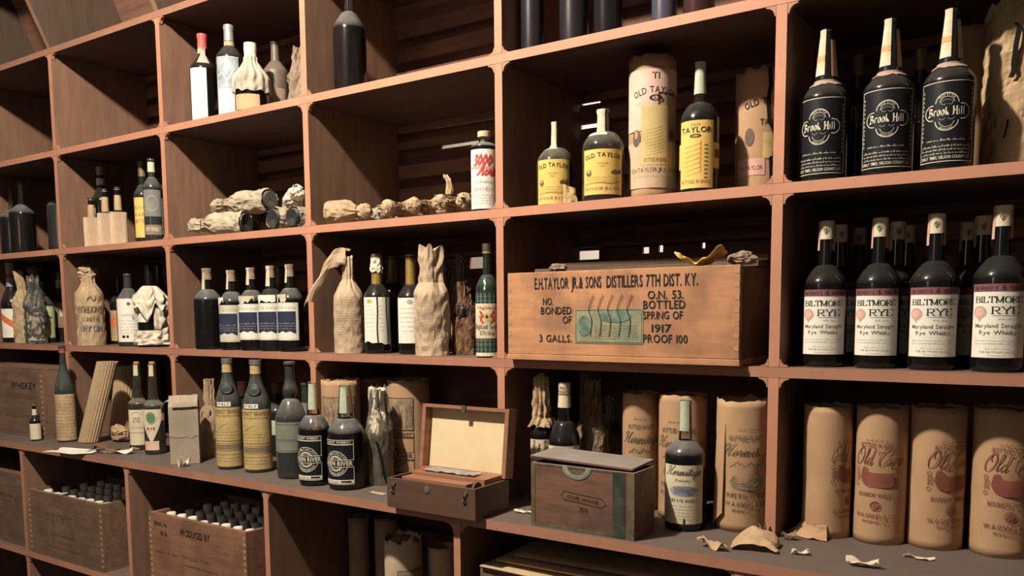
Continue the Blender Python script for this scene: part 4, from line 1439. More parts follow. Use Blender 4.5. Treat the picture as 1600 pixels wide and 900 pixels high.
# F: black-labelled bottles
def brook(label, u, v, wp, y, top, ut, face, group, r=None):
    b = Bottle('whiskey_bottle', label, 'bottle', u, v, wp, Z5, y, top=top, ut=ut, face=face, glass=G_BLACKD, group=group, seg=48, bt=0.545, se=0.655, nr=0.46, mix=0.45, taper=0.58, lip=0.03, lipw=1.1)
    b.band(0.632, 0.668, paper('spotted_neck_paper', (0.42, 0.36, 0.3), 0.3, (0.42, 0.2, 0.15)), 'neck_collar', 0.002, rag=0.015, seed=u)
    a = b.label(0.045, 0.535, 128, P_BLACK, 'label')
    W_, H = a.w, a.h
    a.frame(-W_ / 2, -H / 2, W_ / 2, H / 2, 0.0011, INK_CREAM)
    cx, cy, R0 = 0, H * .12, H * .16
    t = 0.0014
    for (ox, oy, rr, a0, a1) in ((0, .62, .86, 5, 175), (0, -.62, .86, 185, 355), (-1.1, 0, .62, 78, 282), (1.1, 0, .62, -102, 102)):
        a.ring(cx + ox * R0, cy + oy * R0, R0 * rr, R0 * rr, t, INK_CREAM, 'emblem', 0.0005, radians(a0), radians(a1))
    for sy in (1, -1):
        a.ring(cx, cy + sy * R0 * .62, R0 * .56, R0 * .56, 0.0007, INK_CREAM, 'emblem', 0.0005, radians(12 if sy > 0 else 192), radians(168 if sy > 0 else 348))
    a.text('OLD STYLE', cx, cy + R0 * .62 + R0 * .62, R0 * .18, INK_CREAM, R0 * 1.15, arc=R0 * .64)
    a.text('KENTUCKY WHISKEY', cx, cy - R0 * 1.41, R0 * .14, INK_CREAM, R0 * 1.1, arc=-R0 * .8)
    a.strokes('Brook Hill', GOTH, cx, cy - R0 * .26, R0 * .44, 0.0024, INK_CREAM, nib=radians(40), width=R0 * 2.7)
    for s in (-1, 1):
        a.line([(cx + s * R0 * .1, cy - R0 * .5), (cx + s * R0 * .35, cy - R0 * .62), (cx + s * R0 * .55, cy - R0 * .48)], 0.0009, INK_GREY, 'scrollwork', thin=.6)
        a.line([(cx + s * R0 * .08, cy + R0 * .6), (cx + s * R0 * .3, cy + R0 * .55), (cx + s * R0 * .42, cy + R0 * .8), (cx, cy + R0 * .95)], 0.0009, INK_GREY, 'scrollwork', thin=.6)
        for k in range(12):
            a.rect(s * W_ * .45 - .0012, H * (.38 - .055 * k), s * W_ * .45 + .0012, H * (.41 - .055 * k), INK_GREY, 'side_print')
    a.fine(-W_ * .34, W_ * .34, -H * .235, H * .022, INK_CREAM, 2)
    for k in range(3):
        a.fine(-W_ * .44, W_ * .44, -H * (.31 + .045 * k), H * .022, INK_CREAM, k + 3)
    a.text('EARLY TIMES, NELSON COUNTY, KY.', 0, -H * .462, H * .036, INK_CREAM, W_ * .9, 0.01)
    a.build()
    a = b.strip(0.70, 1.0, -26, 62, P_STAMP_OLD)
    b.strip(0.795, 0.83, -26, 60, flat('faded_orange_ink', (0.6, 0.36, 0.16), 0.8), 'strip_print', 0.0019)
    b.strip(0.69, 0.93, 70, 60, P_KRAFT, 'strip_back_end', 0.0016)
    return b


GB = 'black-labelled whiskey bottles on the right-hand shelf'
brook('black-labelled whiskey bottle with clover-shaped emblem, leftmost of three', 1288.5, 210, 76, 0.062, 48, 1295, -14, GB)
brook('black-labelled whiskey bottle with clover-shaped emblem, middle of three', 1387, 200, 82, 0.058, 32, 1390, -2, GB)
brook('black-labelled whiskey bottle with clover-shaped emblem, rightmost of three beside a torn wrapper', 1481, 190, 85, 0.055, 17, 1482, -3, GB)
b = Bottle('wine_bottle', 'dark bottle in the gloom behind the left and middle black-labelled bottles', 'bottle', 1338, 180, 56, Z5, 0.25, top=88, face=0, glass=G_BLACK, **WINE)
b.band(0.85, 1.0, M_BRONZEF, 'capsule', 0.0012, True)
b = Bottle('wine_bottle', 'dark bottle in the gloom behind the middle and right black-labelled bottles', 'bottle', 1436, 175, 56, Z5, 0.26, top=78, face=0, glass=G_BLACK, **WINE)
b.band(0.85, 1.0, M_BRONZEF, 'capsule', 0.0012, True)
root, r, h, wall = tube('plain tan tube standing behind the rightmost black-labelled bottle', 1514, 150, 56, Z5, 0.29, top=46, mat=P_TUBE, seed=22, cap=True)
x, y, r, h = spot(1592, 140, 114, Z5, 0.17, top=12)
root = empty('bottle_tube', (x, y, Z5), facing(x, y, 0), 'large tan paper-wrapped bottle tube with a black tear, at the right edge', 'bottle tube')
cw = crumple_wrap(h, r, 61, 0.006, 4, 'open', 0.97, 0.99, 0.97, foldamp=0.04, rag=0.03, n=56, nz=40)
wall = cw.build('torn_wrapper', P_KRAFT, root)
a = Art(cyl_map(r + 0.004, h / 2, -pi / 2), wall)
crack = [(-.22, .36), (-.13, .33), (-.19, .25), (-.24, .12), (-.22, .08), (-.3, .05)]
P = [(r * cx, h * cy) for cx, cy in crack] + [(r * (cx + .14), h * (cy - .01)) for cx, cy in crack[::-1]]
n = len(crack)
a.polys(P, [(k, k + 1, 2 * n - 2 - k, 2 * n - 1 - k) for k in range(n - 1)], M_VOID, 'tear', 0.0015)
a.line([(-r * .25, -h * .2), (-r * .28, -h * .25), (-r * .33, -h * .3)], 0.003, M_VOID, 'slit', 0.0015, thin=1)
a.build()
disc_bottom(root, r * .9, P_KRAFT)

# ================================================================== THIRD TIER
WRAPB = dict(bt=0.56, se=0.72, nr=0.42)


def wrapped(label, u, v, wp, zs, y=None, vb=None, top=None, ut=None, mat=P_KRAFT, seed=1, face=0, group=None, h=None, neck_mat=None, glass=G_BLACK, name='wrapped_bottle', bunch=0.0, **k):
    x, y, r, h = spot(u, v, wp, zs, y, vb, top, ut, None, h)
    root = empty(name, (x, y, zs), facing(x, y, face), label, 'bottle', group)
    MB().lathe(bottle_profile(h * 0.93, r * 0.88, 0.56, 0.72, 0.34, 0.5), 20).build('body', glass, root, 'auto')
    kk = dict(WRAPB)
    kk.update(k)
    o = crumple_wrap(h, r, seed, **kk).build('paper_wrap', mat, root)
    if bunch:
        kb = crumple_ball(r * bunch, r * bunch * .8, r * bunch * .8, seed + 7, n=30, m=18, amp=0.55)
        kb.v = [(a_ + kk.get('lean', (0, 0))[0], b_, c_ + h - r * bunch * .55) for a_, b_, c_ in kb.v]
        kb.build('bunched_top', mat, root)
    return root, o, r, h


# A
b = Bottle('champagne_bottle', 'bottle with red and white neck band and orange diagonal stripe label, far left', 'bottle', 17, 490, 38, Z4, 0.10, top=410, ut=18, face=-12, glass=G_BLACK, bt=0.46, se=0.72, nr=0.36, mix=0.8)
b.band(0.86, 1.0, P_TISSUE_GREY, 'neck_foil', 0.0014, True)
b.band(0.70, 0.86, P_BLUEGREY, 'neck_label', 0.0014)
b.band(0.81, 0.86, INK_CRIMSON, 'red_band', 0.002)
a = b.label(0.06, 0.42, 110, P_WHITE, 'label')
a.polys([(-a.w / 2 + a.w * t, a.h * (.25 - .5 * t) + s * a.h * .12) for t in [k / 10 for k in range(11)] for s in (-1, 1)], [(2 * k, 2 * k + 2, 2 * k + 3, 2 * k + 1) for k in range(10)], INK_ORANGE, 'stripe', 0.0004)
a.build()
wrapped('bottle wrapped in tan paper between the striped label and the cellophane, far left', 37, 490, 34, Z4, 0.07, top=424, ut=33, mat=P_TANSTRAW, seed=71, lean=(-0.012, 0))
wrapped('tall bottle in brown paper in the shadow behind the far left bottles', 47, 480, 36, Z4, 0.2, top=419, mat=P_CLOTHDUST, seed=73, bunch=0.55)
b = Bottle('gin_bottle', 'bottle wrapped in shiny crinkled cellophane, far left shelf', 'bottle', 55, 490, 33, Z4, 0.055, top=440, ut=57, face=0, glass=G_GREEND, bt=0.55, se=0.75, nr=0.36, mix=0.7)
b.label(0.05, 0.5, 100, P_TISSUE_GREY, 'label').build()
crumple_wrap(b.h * 1.06, b.r * 1.06, 75, 0.006, 6, 'open', 0.56, 0.8, 0.5, foldamp=0.5, rag=0.02).build('cellophane_wrap', G_CELLO, b.root)
b = Bottle('liqueur_bottle', 'dark bottle with pale green pictorial label beside the cellophane, far left shelf', 'bottle', 70, 490, 32, Z4, 0.125, top=440, ut=72, face=10, glass=G_GREEN, **WINE)
a = b.label(0.08, 0.60, 110, P_GREENL, 'label')
a.disc(0, -a.h * .12, a.w * .28, a.h * .1, INK_ROSE, 'picture')
a.disc(a.w * .05, a.h * .14, a.w * .3, a.h * .04, INK_GREEN, 'picture')
a.frame(-a.w * .48, -a.h * .48, a.w * .48, a.h * .48, 0.001, INK_GREEN)
a.build()
b = Bottle('liqueur_bottle', 'black bottle with cork-coloured neck label in the shadow by the left divider', 'bottle', 96, 490, 32, Z4, 0.22, top=424, ut=90, face=0, glass=G_BLACKD, bt=0.5, se=0.68, nr=0.38, mix=0.5)
b.band(0.76, 0.87, P_STAMP_OLD, 'neck_label', 0.0014)
b.label(0.2, 0.56, 110, P_CLOTHDUST, 'label', -20).build()
b.label(0.36, 0.54, 50, P_STAMP_OLD, 'small_label', 15, 0.0016).build()

# B
root, o, r, h = wrapped('gin bottle in a printed tan paper bag, gathered at the neck', 141, 490, 45, Z4, 0.055, top=419, ut=137, mat=P_TANSTRAW, seed=80, face=2, lean=(-0.004, 0), amp=0.003, foldamp=0.3, bt=0.64, se=0.80, nr=0.46, bunch=0.62)
a = Art(cyl_map(r + 0.0032, h * .3), o)
a.strokes("GORDON'S", SERIF, 0, h * .13, h * .075, 0.0028, INK_SOFT, serif=True, width=r * 1.8)
a.strokes('LONDON', SERIF, 0, h * .015, h * .05, 0.0016, INK_SOFT, serif=True, width=r * 1.25)
a.strokes('DRY GIN', SERIF, 0, -h * .11, h * .065, 0.0026, INK_BLUE, serif=True, width=r * 1.55)
a.line([(-r * .2, h * .29), (0, h * .33), (r * .25, h * .28), (r * .4, h * .33)], 0.003, INK_SOFT, 'crest', thin=.7)
a.build()
wrapped('plain paper-wrapped bottle behind the printed gin bag', 160, 490, 34, Z4, 0.15, top=422, ut=160, mat=P_TANSTRAW, seed=83, bunch=0.55)
wrapped('brown paper-wrapped bottle at the back, above the printed gin bag', 151, 480, 36, Z4, 0.26, top=417, ut=148, mat=P_CLOTHDUST, seed=84, bunch=0.55)
wrapped('brown paper-wrapped bottle with a crumpled knot at the back, left-middle shelf', 190, 480, 36, Z4, 0.25, top=412, mat=P_KRAFT, seed=85, bunch=0.55)
b = Bottle('liqueur_bottle', 'dark bottle with orange diagonal stripe label between the gin bag and a white label', 'bottle', 187, 490, 30, Z4, 0.17, top=432, face=-30, glass=G_BLACKD, **WINE)
a = b.label(0.05, 0.5, 120, P_KRAFT, 'label')
a.polys([(-a.w / 2 + a.w * t, a.h * (.0 + .3 * t) + s * a.h * .14) for t in [k / 10 for k in range(11)] for s in (-1, 1)], [(2 * k, 2 * k + 2, 2 * k + 3, 2 * k + 1) for k in range(10)], INK_ORANGE, 'stripe', 0.0004)
a.build()
b = Bottle('wine_bottle', 'dusty grey-green bottle with wide white label beside crumpled tissue', 'bottle', 202, 490, 40, Z4, 0.075, top=428, ut=198, face=5, glass=G_GREYD, bt=0.60, se=0.80, nr=0.34, mix=0.6)
a = b.label(0.06, 0.655, 140, P_WHITE, 'label')
a.disc(-a.w * .05, a.h * .38, a.w * .06, a.h * .04, INK_SOFT, 'emblem')
a.text('London Dry', 0, a.h * .1, a.h * .06, INK_GREY, a.w * .6, shear=.2)
for k in range(5):
    a.fine(-a.w * .4, a.w * .4, -a.h * (.02 + .07 * k), a.h * .022, INK_GREY, k)
a.disc(-a.w * .25, -a.h * .38, a.w * .06, a.h * .035, INK, 'emblem')
a.disc(-a.w * .12, -a.h * .38, a.w * .04, a.h * .035, INK, 'emblem')
a.build()
b = Bottle('wine_bottle', 'dark bottle bursting out of torn cream tissue paper', 'bottle', 236, 490, 44, Z4, 0.075, top=414, ut=224, face=0, glass=G_BLACK, bt=0.58, se=0.74, nr=0.32, mix=0.6)
pleated_paper(b, 0.42, 0.74, P_TISSUE, 90, 'torn_tissue', 0.006, 7, 0.007, 0.22, lump=0.02)
pleated_paper(b, 0.0, 0.20, P_TISSUE, 93, 'tissue_skirt', 0.008, 9, 0.006, 0.0, lump=0.012)
def fn(s, t):
    aa = -pi / 2 + 0.15 + 1.5 * s
    R = b.r * 1.16 + 0.014 * noise.noise(Vector((s * 4, t * 4, 95)))
    return Vector((R * cos(aa), R * sin(aa), b.h * (0.12 + 0.45 * t * (0.75 + 0.4 * noise.noise(Vector((s * 4, 0, 97)))))))
MB().grid(fn, 18, 14).build('tissue_fold', P_TISSUE, b.root, False, solid=0.0006)
b.label(0.3, 0.45, 60, P_WHITE, 'label', -40).build()
b = Bottle('glass_bottle', 'dusty bottle in the dark corner behind the torn tissue', 'bottle', 250, 480, 36, Z4, 0.24, top=412, face=0, glass=G_BLACKD, **WINE)

# C
b = Bottle('whiskey_bottle', 'unlabelled dark bottle with dusty shoulders, left of four navy-labelled bottles', 'bottle', 326, 500, 45, Z4, 0.045, top=419, ut=329, face=-10, glass=G_CLEARD, liquid=L_DARK, level=0.66, bt=0.60, se=0.74, nr=0.36, mix=0.45, taper=0.8)
b.band(0.86, 1.0, P_CLOTHDUST, 'neck_foil', 0.0014)
b.strip(0.74, 0.99, -50, 60, P_STAMP_OLD)
GN = 'navy-labelled bottles'
navy_pos = ((363.5, 422, 366, 'first from the left of four navy-labelled bottles, its label edge peeling'), (394.5, 418, 396, 'second from the left of four navy-labelled bottles'), (425, 415, 427, 'third from the left of four navy-labelled bottles'), (455, 413, 455, 'last on the right of four navy-labelled bottles, whole label edge showing'))
for i, (u, tp, ut, lab) in enumerate(navy_pos):
    b = Bottle('whiskey_bottle', lab, 'bottle', u, 500, 41, Z4, 0.045, top=tp, ut=ut, face=-30, glass=(G_CLEARD, G_CLEARD, G_CLEAR, G_CLEARD)[i], liquid=L_DARK, level=0.62, group=GN, bt=0.58, se=0.73, nr=0.40, mix=0.4, taper=0.72)
    b.band(0.86, 1.0, P_CLOTHDUST, 'neck_foil', 0.001)
    b.strip(0.76 + 0.03 * (i % 2), 0.995, -38 + 12 * (i % 3), 62, P_STAMP_OLD)
    a = b.label(0.13 if i else 0.10, 0.56, 126, P_STAMP_OLD if i == 0 else P_WHITE, 'label')
    W_, H = a.w, a.h
    wave = [(-.5, -.28), (-.3, -.31), (-.1, -.25), (0.05, -.29), (.2, -.25), (.36, -.31), (.45, -.31)]
    P = []
    for k in range(37):
        q = -.5 + .93 * k / 36
        lo = next(y0 + (y1 - y0) * (q - x0) / (x1 - x0) for (x0, y0), (x1, y1) in zip(wave, wave[1:]) if x0 <= q <= x1 + 1e-6)
        P += [(W_ * q * .92, H * lo), (W_ * q * .92, H * .27)]
    a.polys(P, [(2 * k, 2 * k + 2, 2 * k + 3, 2 * k + 1) for k in range(36)], P_NAVY, 'navy_panel', 0.0006)
    a.frame(-W_ * .47, -H * .47, W_ * .47, H * .47, 0.0008, INK_GREY)
    a.text('BOTTLED IN BOND', 0, H * .33, H * .08, INK_GREY, W_ * .84, 0.005)
    a.text('Pure Rye', 0, H * .17, H * .06, INK_GREY, W_ * .4, shear=.3, h=0.001)
    a.text('HOME COMFORT', 0, H * .02, H * .1, INK_GREY, W_ * .84, 0.012, h=0.001)
    for k in range(3):
        a.fine(-W_ * .38, W_ * .38, -H * (.06 + .07 * k), H * .03, INK_GREY, k, 'navy_print', 0.001)
    a.build()
    a = b.label(0.575, 0.655, (60, 90, 95, 60)[i], P_STAMP_OLD if i in (1, 3) else P_WHITE, 'torn_top_label', (-40, -5, 0, -20)[i], 0.0014, wave=0.9)
    a.build()
b = Bottle('wine_bottle', 'bottle with brown capsule in the dark behind the navy-labelled bottles', 'bottle', 438, 480, 40, Z4, 0.2, top=416, face=0, glass=G_BLACK, **WINE)
b.band(0.72, 1.0, M_BRONZEF, 'capsule', 0.0012, True)
b = Bottle('wine_bottle', 'bottle with dull capsule in the dark behind the unlabelled bottle', 'bottle', 359, 480, 40, Z4, 0.22, top=424, face=0, glass=G_BLACK, **WINE)
b.band(0.72, 1.0, M_BRONZEF, 'capsule', 0.0012, True)


# D
def newsprint(o, r, h, f0, f1, seed, wdeg=130):
    a = Art(cyl_map(r + 0.0036, 0), o)
    ww = radians(wdeg) * r / 2
    n = 17
    for k in range(n):
        if k % 6 == 5:
            continue
        y = h * (f0 + (f1 - f0) * k / n)
        a.fine(-ww * (0.95 if k % 6 else .5), ww * 0.95, y, h * .009, INK_SOFT, seed + k, 'newsprint')
    a.build()


root, o, r, h = wrapped('newsprint-wrapped bottle whose paper flops over to the left at the top', 545, 500, 46, Z4, 0.04, top=402, ut=549, mat=P_NEWS, seed=101, face=0, amp=0.0025, foldamp=0.35, bt=0.56, se=0.76, nr=0.36)
newsprint(o, r, h, 0.2, 0.60, 3)
def fn(s, t):
    q = t
    x = -0.006 - 0.085 * q + 0.01 * sin(6 * s)
    z = h * (1.0 + 0.03 * sin(q * pi) - 0.36 * q * q)
    wv = (s - .5) * (0.075 + 0.035 * q)
    return Vector((x + wv * .55 + .006 * noise.noise(Vector((s * 5, t * 4, 3))), -0.012 + wv * .3 + 0.012 * noise.noise(Vector((s * 4, t * 3, 8))), z + wv * 0.75 + 0.008 * sin(18 * s)))
MB().grid(fn, 16, 14).build('flopped_paper', P_NEWS, root, False, solid=0.0006)
b = Bottle('wine_bottle', 'dark wine bottle with flaking gold foil and a split white label', 'bottle', 590, 500, 44, Z4, 0.075, top=397, ut=590, face=-2, glass=G_BLACK, bt=0.55, se=0.70, nr=0.34, mix=0.45)
b.band(0.70, 1.0, M_GOLDF, 'capsule', 0.0014, True)
pleated_paper(b, 0.82, 0.97, P_TISSUE, 105, 'flaking_foil', 0.002, 5, 0.002, 0.05, lump=0.006)
a = b.label(0.11, 0.565, 126, P_WHITE, 'label', 0, wave=0.1)
for k in range(7):
    a.fine(-a.w * .42, -a.w * .12, a.h * (.3 - .09 * k), a.h * .022, INK_GREY, k)
    a.fine(-a.w * .0, a.w * .2, a.h * (.3 - .09 * k), a.h * .022, INK_GREY, k + 20)
a.disc(-a.w * .25, a.h * .41, a.w * .09, a.h * .05, INK_GOLD, 'emblem')
a.line([(a.w * .01, a.h * .5), (a.w * .02, a.h * .2), (a.w * .0, -a.h * .2), (a.w * .02, -a.h * .5)], 0.004, INK, 'tear', thin=1)
a.line([(a.w * .30, a.h * .5), (a.w * .31, a.h * .1), (a.w * .34, -a.h * .2), (a.w * .36, -a.h * .5)], 0.003, INK, 'second_tear', thin=1)
a.build()
b = Bottle('wine_bottle', 'wine bottle with dull gold capsule standing behind between two white labels', 'bottle', 614, 490, 42, Z4, 0.19, top=401, face=0, glass=G_BLACK, **WINE)
b.band(0.72, 1.0, M_BRONZEF, 'capsule', 0.0012, True)
b = Bottle('wine_bottle', 'wine bottle with smooth gold capsule and clean white label beside newsprint', 'bottle', 643, 500, 44, Z4, 0.09, top=398, ut=642, face=-6, glass=G_BLACK, bt=0.55, se=0.70, nr=0.34, mix=0.45)
b.band(0.70, 1.0, M_GOLDF, 'capsule', 0.0014, True)
a = b.label(0.11, 0.565, 120, P_WHITE, 'label')
a.disc(0, a.h * .41, a.w * .1, a.h * .05, INK_GREY, 'emblem')
for k in range(6):
    a.fine(-a.w * .38, a.w * .38, a.h * (.26 - .1 * k), a.h * .025, INK_GREY, k + 40)
a.build()
root, o, r, h = wrapped('large newsprint-wrapped bottle with tall pleated paper top, right of the wine bottles', 675, 500, 53, Z4, 0.05, top=388, ut=674, mat=P_NEWS, seed=110, face=0, amp=0.004, foldamp=0.42, folds=5, bt=0.56, se=0.68, nr=0.66, rag=0.02, flare=0.12)
newsprint(o, r, h, 0.22, 0.56, 33)
b = Bottle('liqueur_bottle', 'bottle in a ragged straw jacket between the big newsprint wrap and the tartan bottle', 'bottle', 726, 510, 34, Z4, 0.12, top=440, face=0, glass=G_BLACKD, **WINE)
crumple_wrap(b.h * 0.92, b.r * 1.12, 115, 0.005, 14, 'open', 0.45, 0.8, 0.5, foldamp=0.5, rag=0.03).build('straw_jacket', P_BARK, b.root)
rnd = random.Random(5)
mb = MB()
for k in range(46):
    a0 = rnd.uniform(-pi, 0)
    z0 = rnd.uniform(0.0, 0.6) * b.h
    L = rnd.uniform(0.15, 0.4) * b.h
    pts = []
    for q in range(5):
        f = (z0 + L * q / 4) / b.h
        R = b.R(min(f, 0.95)) + 0.006 + 0.004 * sin(q * 2 + k)
        aa = a0 + 0.12 * q * rnd.uniform(-1, 1)
        pts.append((R * cos(aa), R * sin(aa), max(0.002, f * b.h)))
    mb.tube(pts, 0.0007, 4)
o = mb.build('straw_strands', P_BARK, b.root)
o['kind'] = 'stuff'
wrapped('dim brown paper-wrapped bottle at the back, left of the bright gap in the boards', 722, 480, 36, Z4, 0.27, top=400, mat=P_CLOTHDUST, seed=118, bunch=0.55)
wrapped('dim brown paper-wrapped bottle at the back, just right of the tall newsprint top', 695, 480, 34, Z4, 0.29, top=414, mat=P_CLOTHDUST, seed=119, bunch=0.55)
b = Bottle('liqueur_bottle', 'bottle with white label edge just showing behind the tartan bottle', 'bottle', 761, 500, 30, Z4, 0.13, top=400, face=-40, glass=G_GREEN, **WINE)
b.label(0.2, 0.5, 110, P_WHITE, 'label').build()
b = Bottle('scotch_bottle', 'scotch whisky bottle with green tartan wrap and crest label beside the divider', 'bottle', 762, 500, 36, Z4, 0.04, top=381, ut=763, face=-4, glass=G_GREENC, liquid=L_DARK, level=0.55, bt=0.60, se=0.73, nr=0.40, mix=0.4, taper=0.8)
b.cap(0.94, 1.0, 0.42, M_IRON, 'cap')
b.band(0.915, 0.935, M_GOLDF, 'cap_ring', 0.002)
a = b.label(0.012, 0.57, 175, paper('green_tartan', (0.02, 0.045, 0.045), 0.2, None, 0.6, 25), 'tartan_label')
W_, H = a.w, a.h
for k in range(8):
    x = W_ * (-.44 + .125 * k)
    a.rect(x, -H / 2, x + .0012, H / 2, INK_GREEN, 'tartan_lines', 0.0002)
    a.rect(x + .0025, -H / 2, x + .0031, H / 2, INK_GREY, 'tartan_lines', 0.0002)
for k in range(14):
    y = H * (-.47 + .07 * k)
    a.rect(-W_ / 2, y, W_ / 2, y + .0012, INK_GREEN, 'tartan_lines', 0.0003)
    if k in (2, 3):
        a.rect(-W_ / 2, y + .003, W_ / 2, y + .0055, INK_MAROON, 'tartan_lines', 0.0003)
a.rect(-W_ / 2, -H * .5, W_ / 2, -H * .445, INK_CREAM, 'foot_band', 0.0004)
a.build()
a = b.label(0.17, 0.475, 150, P_AGED, 'crest_label', 0, 0.0016)
W_, H = a.w, a.h
a.text('Highland', 0, H * .34, H * .08, INK_CRIMSON, W_ * .62, 0.01)
for s in (-1, 1):
    a.line([(s * W_ * .12, -H * .05), (s * W_ * .2, H * .05), (s * W_ * .14, H * .15), (s * W_ * .22, H * .27)], 0.006, INK_CRIMSON, 'crest', thin=.8)
    a.line([(s * W_ * .16, H * .12), (s * W_ * .27, H * .13)], 0.003, INK_CRIMSON, 'crest', thin=1)
a.disc(0, H * .10, W_ * .1, H * .13, INK_GOLD, 'shield')
a.disc(0, H * .12, W_ * .04, H * .05, INK, 'shield', 0.0007)
a.strokes('Highland Scotch', GOTH, 0, -H * .23, H * .1, 0.0013, INK, nib=radians(40), width=W_ * .86)
a.strokes('Whisky', GOTH, 0, -H * .4, H * .1, 0.0013, INK, nib=radians(40), width=W_ * .46)
a.build()

# E: the big stencilled crate
cx0, cx1, cy0, cy1, ch = 0.036, 0.598, -0.021, 0.30, 0.204
crate = empty('wooden_crate', ((cx0 + cx1) / 2, (cy0 + cy1) / 2, Z4), 0, 'large stencilled wooden whiskey crate with a torn green stamp, resting on the middle shelf', 'crate')
hx, hy = (cx1 - cx0) / 2, (cy1 - cy0) / 2
front = MB().box((-hx, -hy, 0.014), (hx, -hy + 0.014, ch)).build('front_panel', W_CRATE, crate, bevel=0.0015)
MB().box((-hx, hy - 0.014, 0.014), (hx, hy, ch)).build('back_panel', W_CRATE_DARK, crate)
for s in (-1, 1):
    MB().box((s * hx - (0.014 if s > 0 else 0), -hy + 0.0145, 0.014), (s * hx + (0.014 if s < 0 else 0), hy - 0.0145, ch - 0.002)).build('side_panel', W_CRATE_DARK, crate, bevel=0.001)
MB().box((-hx - 0.002, -hy - 0.002, 0), (hx + 0.002, hy, 0.0135)).build('bottom_board', W_CRATE, crate, bevel=0.0015)
for s in (-1, 1):
    mb = MB()
    for k in range(7):
        z = 0.03 + k * 0.026
        mb.box((s * (hx - 0.006) - 0.005, -hy - 0.0006, z), (s * (hx - 0.006) + 0.005, -hy + 0.0002, z + 0.011))
    mb.build('dovetails', W_EDGE, crate)
a = Art(plane_map((0, -hy - 0.0003, 0.014), (1, 0, 0), (0, 0, 1), (0, -1, 0)), front)
H, W_ = ch - 0.014, hx * 2


def stn(s, x, y, cap, width, bold=0.012, nm='stencil'):
    a.text(s, W_ * (x - .5), H * y, H * cap, INK, W_ * width, bold, name=nm)


stn('E.H.TAYLOR JR.& SONS', .29, .795, .13, .31, 0.016)
stn('DISTILLERS 7TH DIST. KY.', .655, .795, .13, .375, 0.016)
stn('NO.', .20, .60, .085, .05, nm='stencil_left')
stn('BONDED', .238, .49, .085, .145, nm='stencil_left')
stn('OF', .29, .38, .085, .042, nm='stencil_left')
stn('3 GALLS.', .235, .155, .085, .155, nm='stencil_gallons')
stn('O.N. 53.', .715, .655, .09, .145, nm='stencil_right')
stn('BOTTLED', .71, .545, .09, .17, nm='stencil_right')
stn('SPRING OF', .705, .43, .085, .16, nm='stencil_right')
stn('1917', .70, .285, .085, .08, nm='stencil_right')
stn('PROOF 100', .715, .165, .09, .18, nm='stencil_right')
a.build()
st = MB().box((-W_ * .175, -hy - 0.0012, 0.014 + H * .145), (W_ * .125, -hy - 0.0004, 0.014 + H * .55)).build('revenue_stamp', P_TEAL, front)
a = Art(plane_map((-W_ * .025, -hy - 0.0014, 0.014 + H * .35), (1, 0, 0), (0, 0, 1), (0, -1, 0)), crate)
a.frame(-W_ * .145, -H * .19, W_ * .145, H * .19, 0.0012, INK_TEAL, 'stamp_print')
a.disc(-W_ * .105, -H * .0, W_ * .032, H * .12, INK_TEAL, 'stamp_print')
a.disc(W_ * .03, H * .11, W_ * .07, H * .07, INK_TEAL, 'stamp_print')
for k in range(7):
    a.fine(-W_ * .06, W_ * .13, -H * (.0 + .025 * k), H * .012, INK_BROWN, k)
a.build()
a = Art(plane_map((-W_ * .025, -hy - 0.002, 0.014 + H * .35), (1, 0, 0), (0, 0, 1), (0, -1, 0)), crate)
for k in range(5):
    x = W_ * (-.085 + .042 * k)
    a.line([(x + .012, H * .36), (x, H * .2), (x + .008, H * .06), (x + .004, -H * .12)], 0.0016, INK, 'ink_stroke_%s' % 'abcde'[k], thin=1)
a.build()
for c in list(crate.children):
    if c.name.startswith('ink_stroke'):
        c.name = 'ink_stroke'
q = at_y(1000, 400, 0.05)
for k, (x0, x1, y0, y1, zz, lab) in enumerate(((0.045, 0.60, 0.085, 0.17, 0.0, 'loose dark board lying across the top of the big stencilled crate'), (0.10, 0.63, 0.175, 0.275, 0.0, 'second loose dark board at the back of the big crate top'), (0.08, 0.61, 0.11, 0.235, 0.0135, 'upper loose board resting on the other boards on the big crate'))):
    o = MB().box((-(x1 - x0) / 2, -(y1 - y0) / 2, 0), ((x1 - x0) / 2, (y1 - y0) / 2, 0.012)).build('loose_board', W_BOARD, None, bevel=0.001)
    o.location = ((x0 + x1) / 2, (y0 + y1) / 2, Z4 + ch + 0.001 + zz)
    o.rotation_euler = (0, 0, (0.0, 0.0, 0.02)[k])
    tag(o, lab, 'board')
def fn(s, t):
    x = 0.10 * (s - .5)
    z = 0.004 + 0.036 * (abs(s - .42) ** 1.2) * 1.9 * (1 - .35 * t) + 0.012 * noise.noise(Vector((s * 5, t * 4, 4)))
    return Vector((x, 0.05 * (t - .5) + 0.01 * noise.noise(Vector((s * 4, t * 4, 9))), max(0.001, z)))
o = MB().grid(fn, 18, 8).build('paper_scrap', paper('yellow_paper', (0.75, 0.52, 0.13), 0.15), None, False, solid=0.0006)
o.location = (0.505, 0.004, Z4 + ch + 0.0012)
o.rotation_euler = (0, 0, 0.1)
tag(o, 'crumpled bright yellow paper on the top right edge of the big crate', 'paper scrap')
o = crumple_ball(0.03, 0.016, 0.014, 131).build('paper_scrap', P_CLOTHDUST)
o.location = (0.578, 0.050, Z4 + ch + 0.016)
tag(o, 'dark brown crumpled paper behind the yellow paper on the big crate', 'paper scrap')
o = crumple_ball(0.022, 0.014, 0.010, 132).build('paper_scrap', P_CLOTHDUST)
o.location = (0.145, 0.03, Z4 + ch + 0.010)
tag(o, 'small dark crumpled scrap on the left of the big crate top', 'paper scrap')


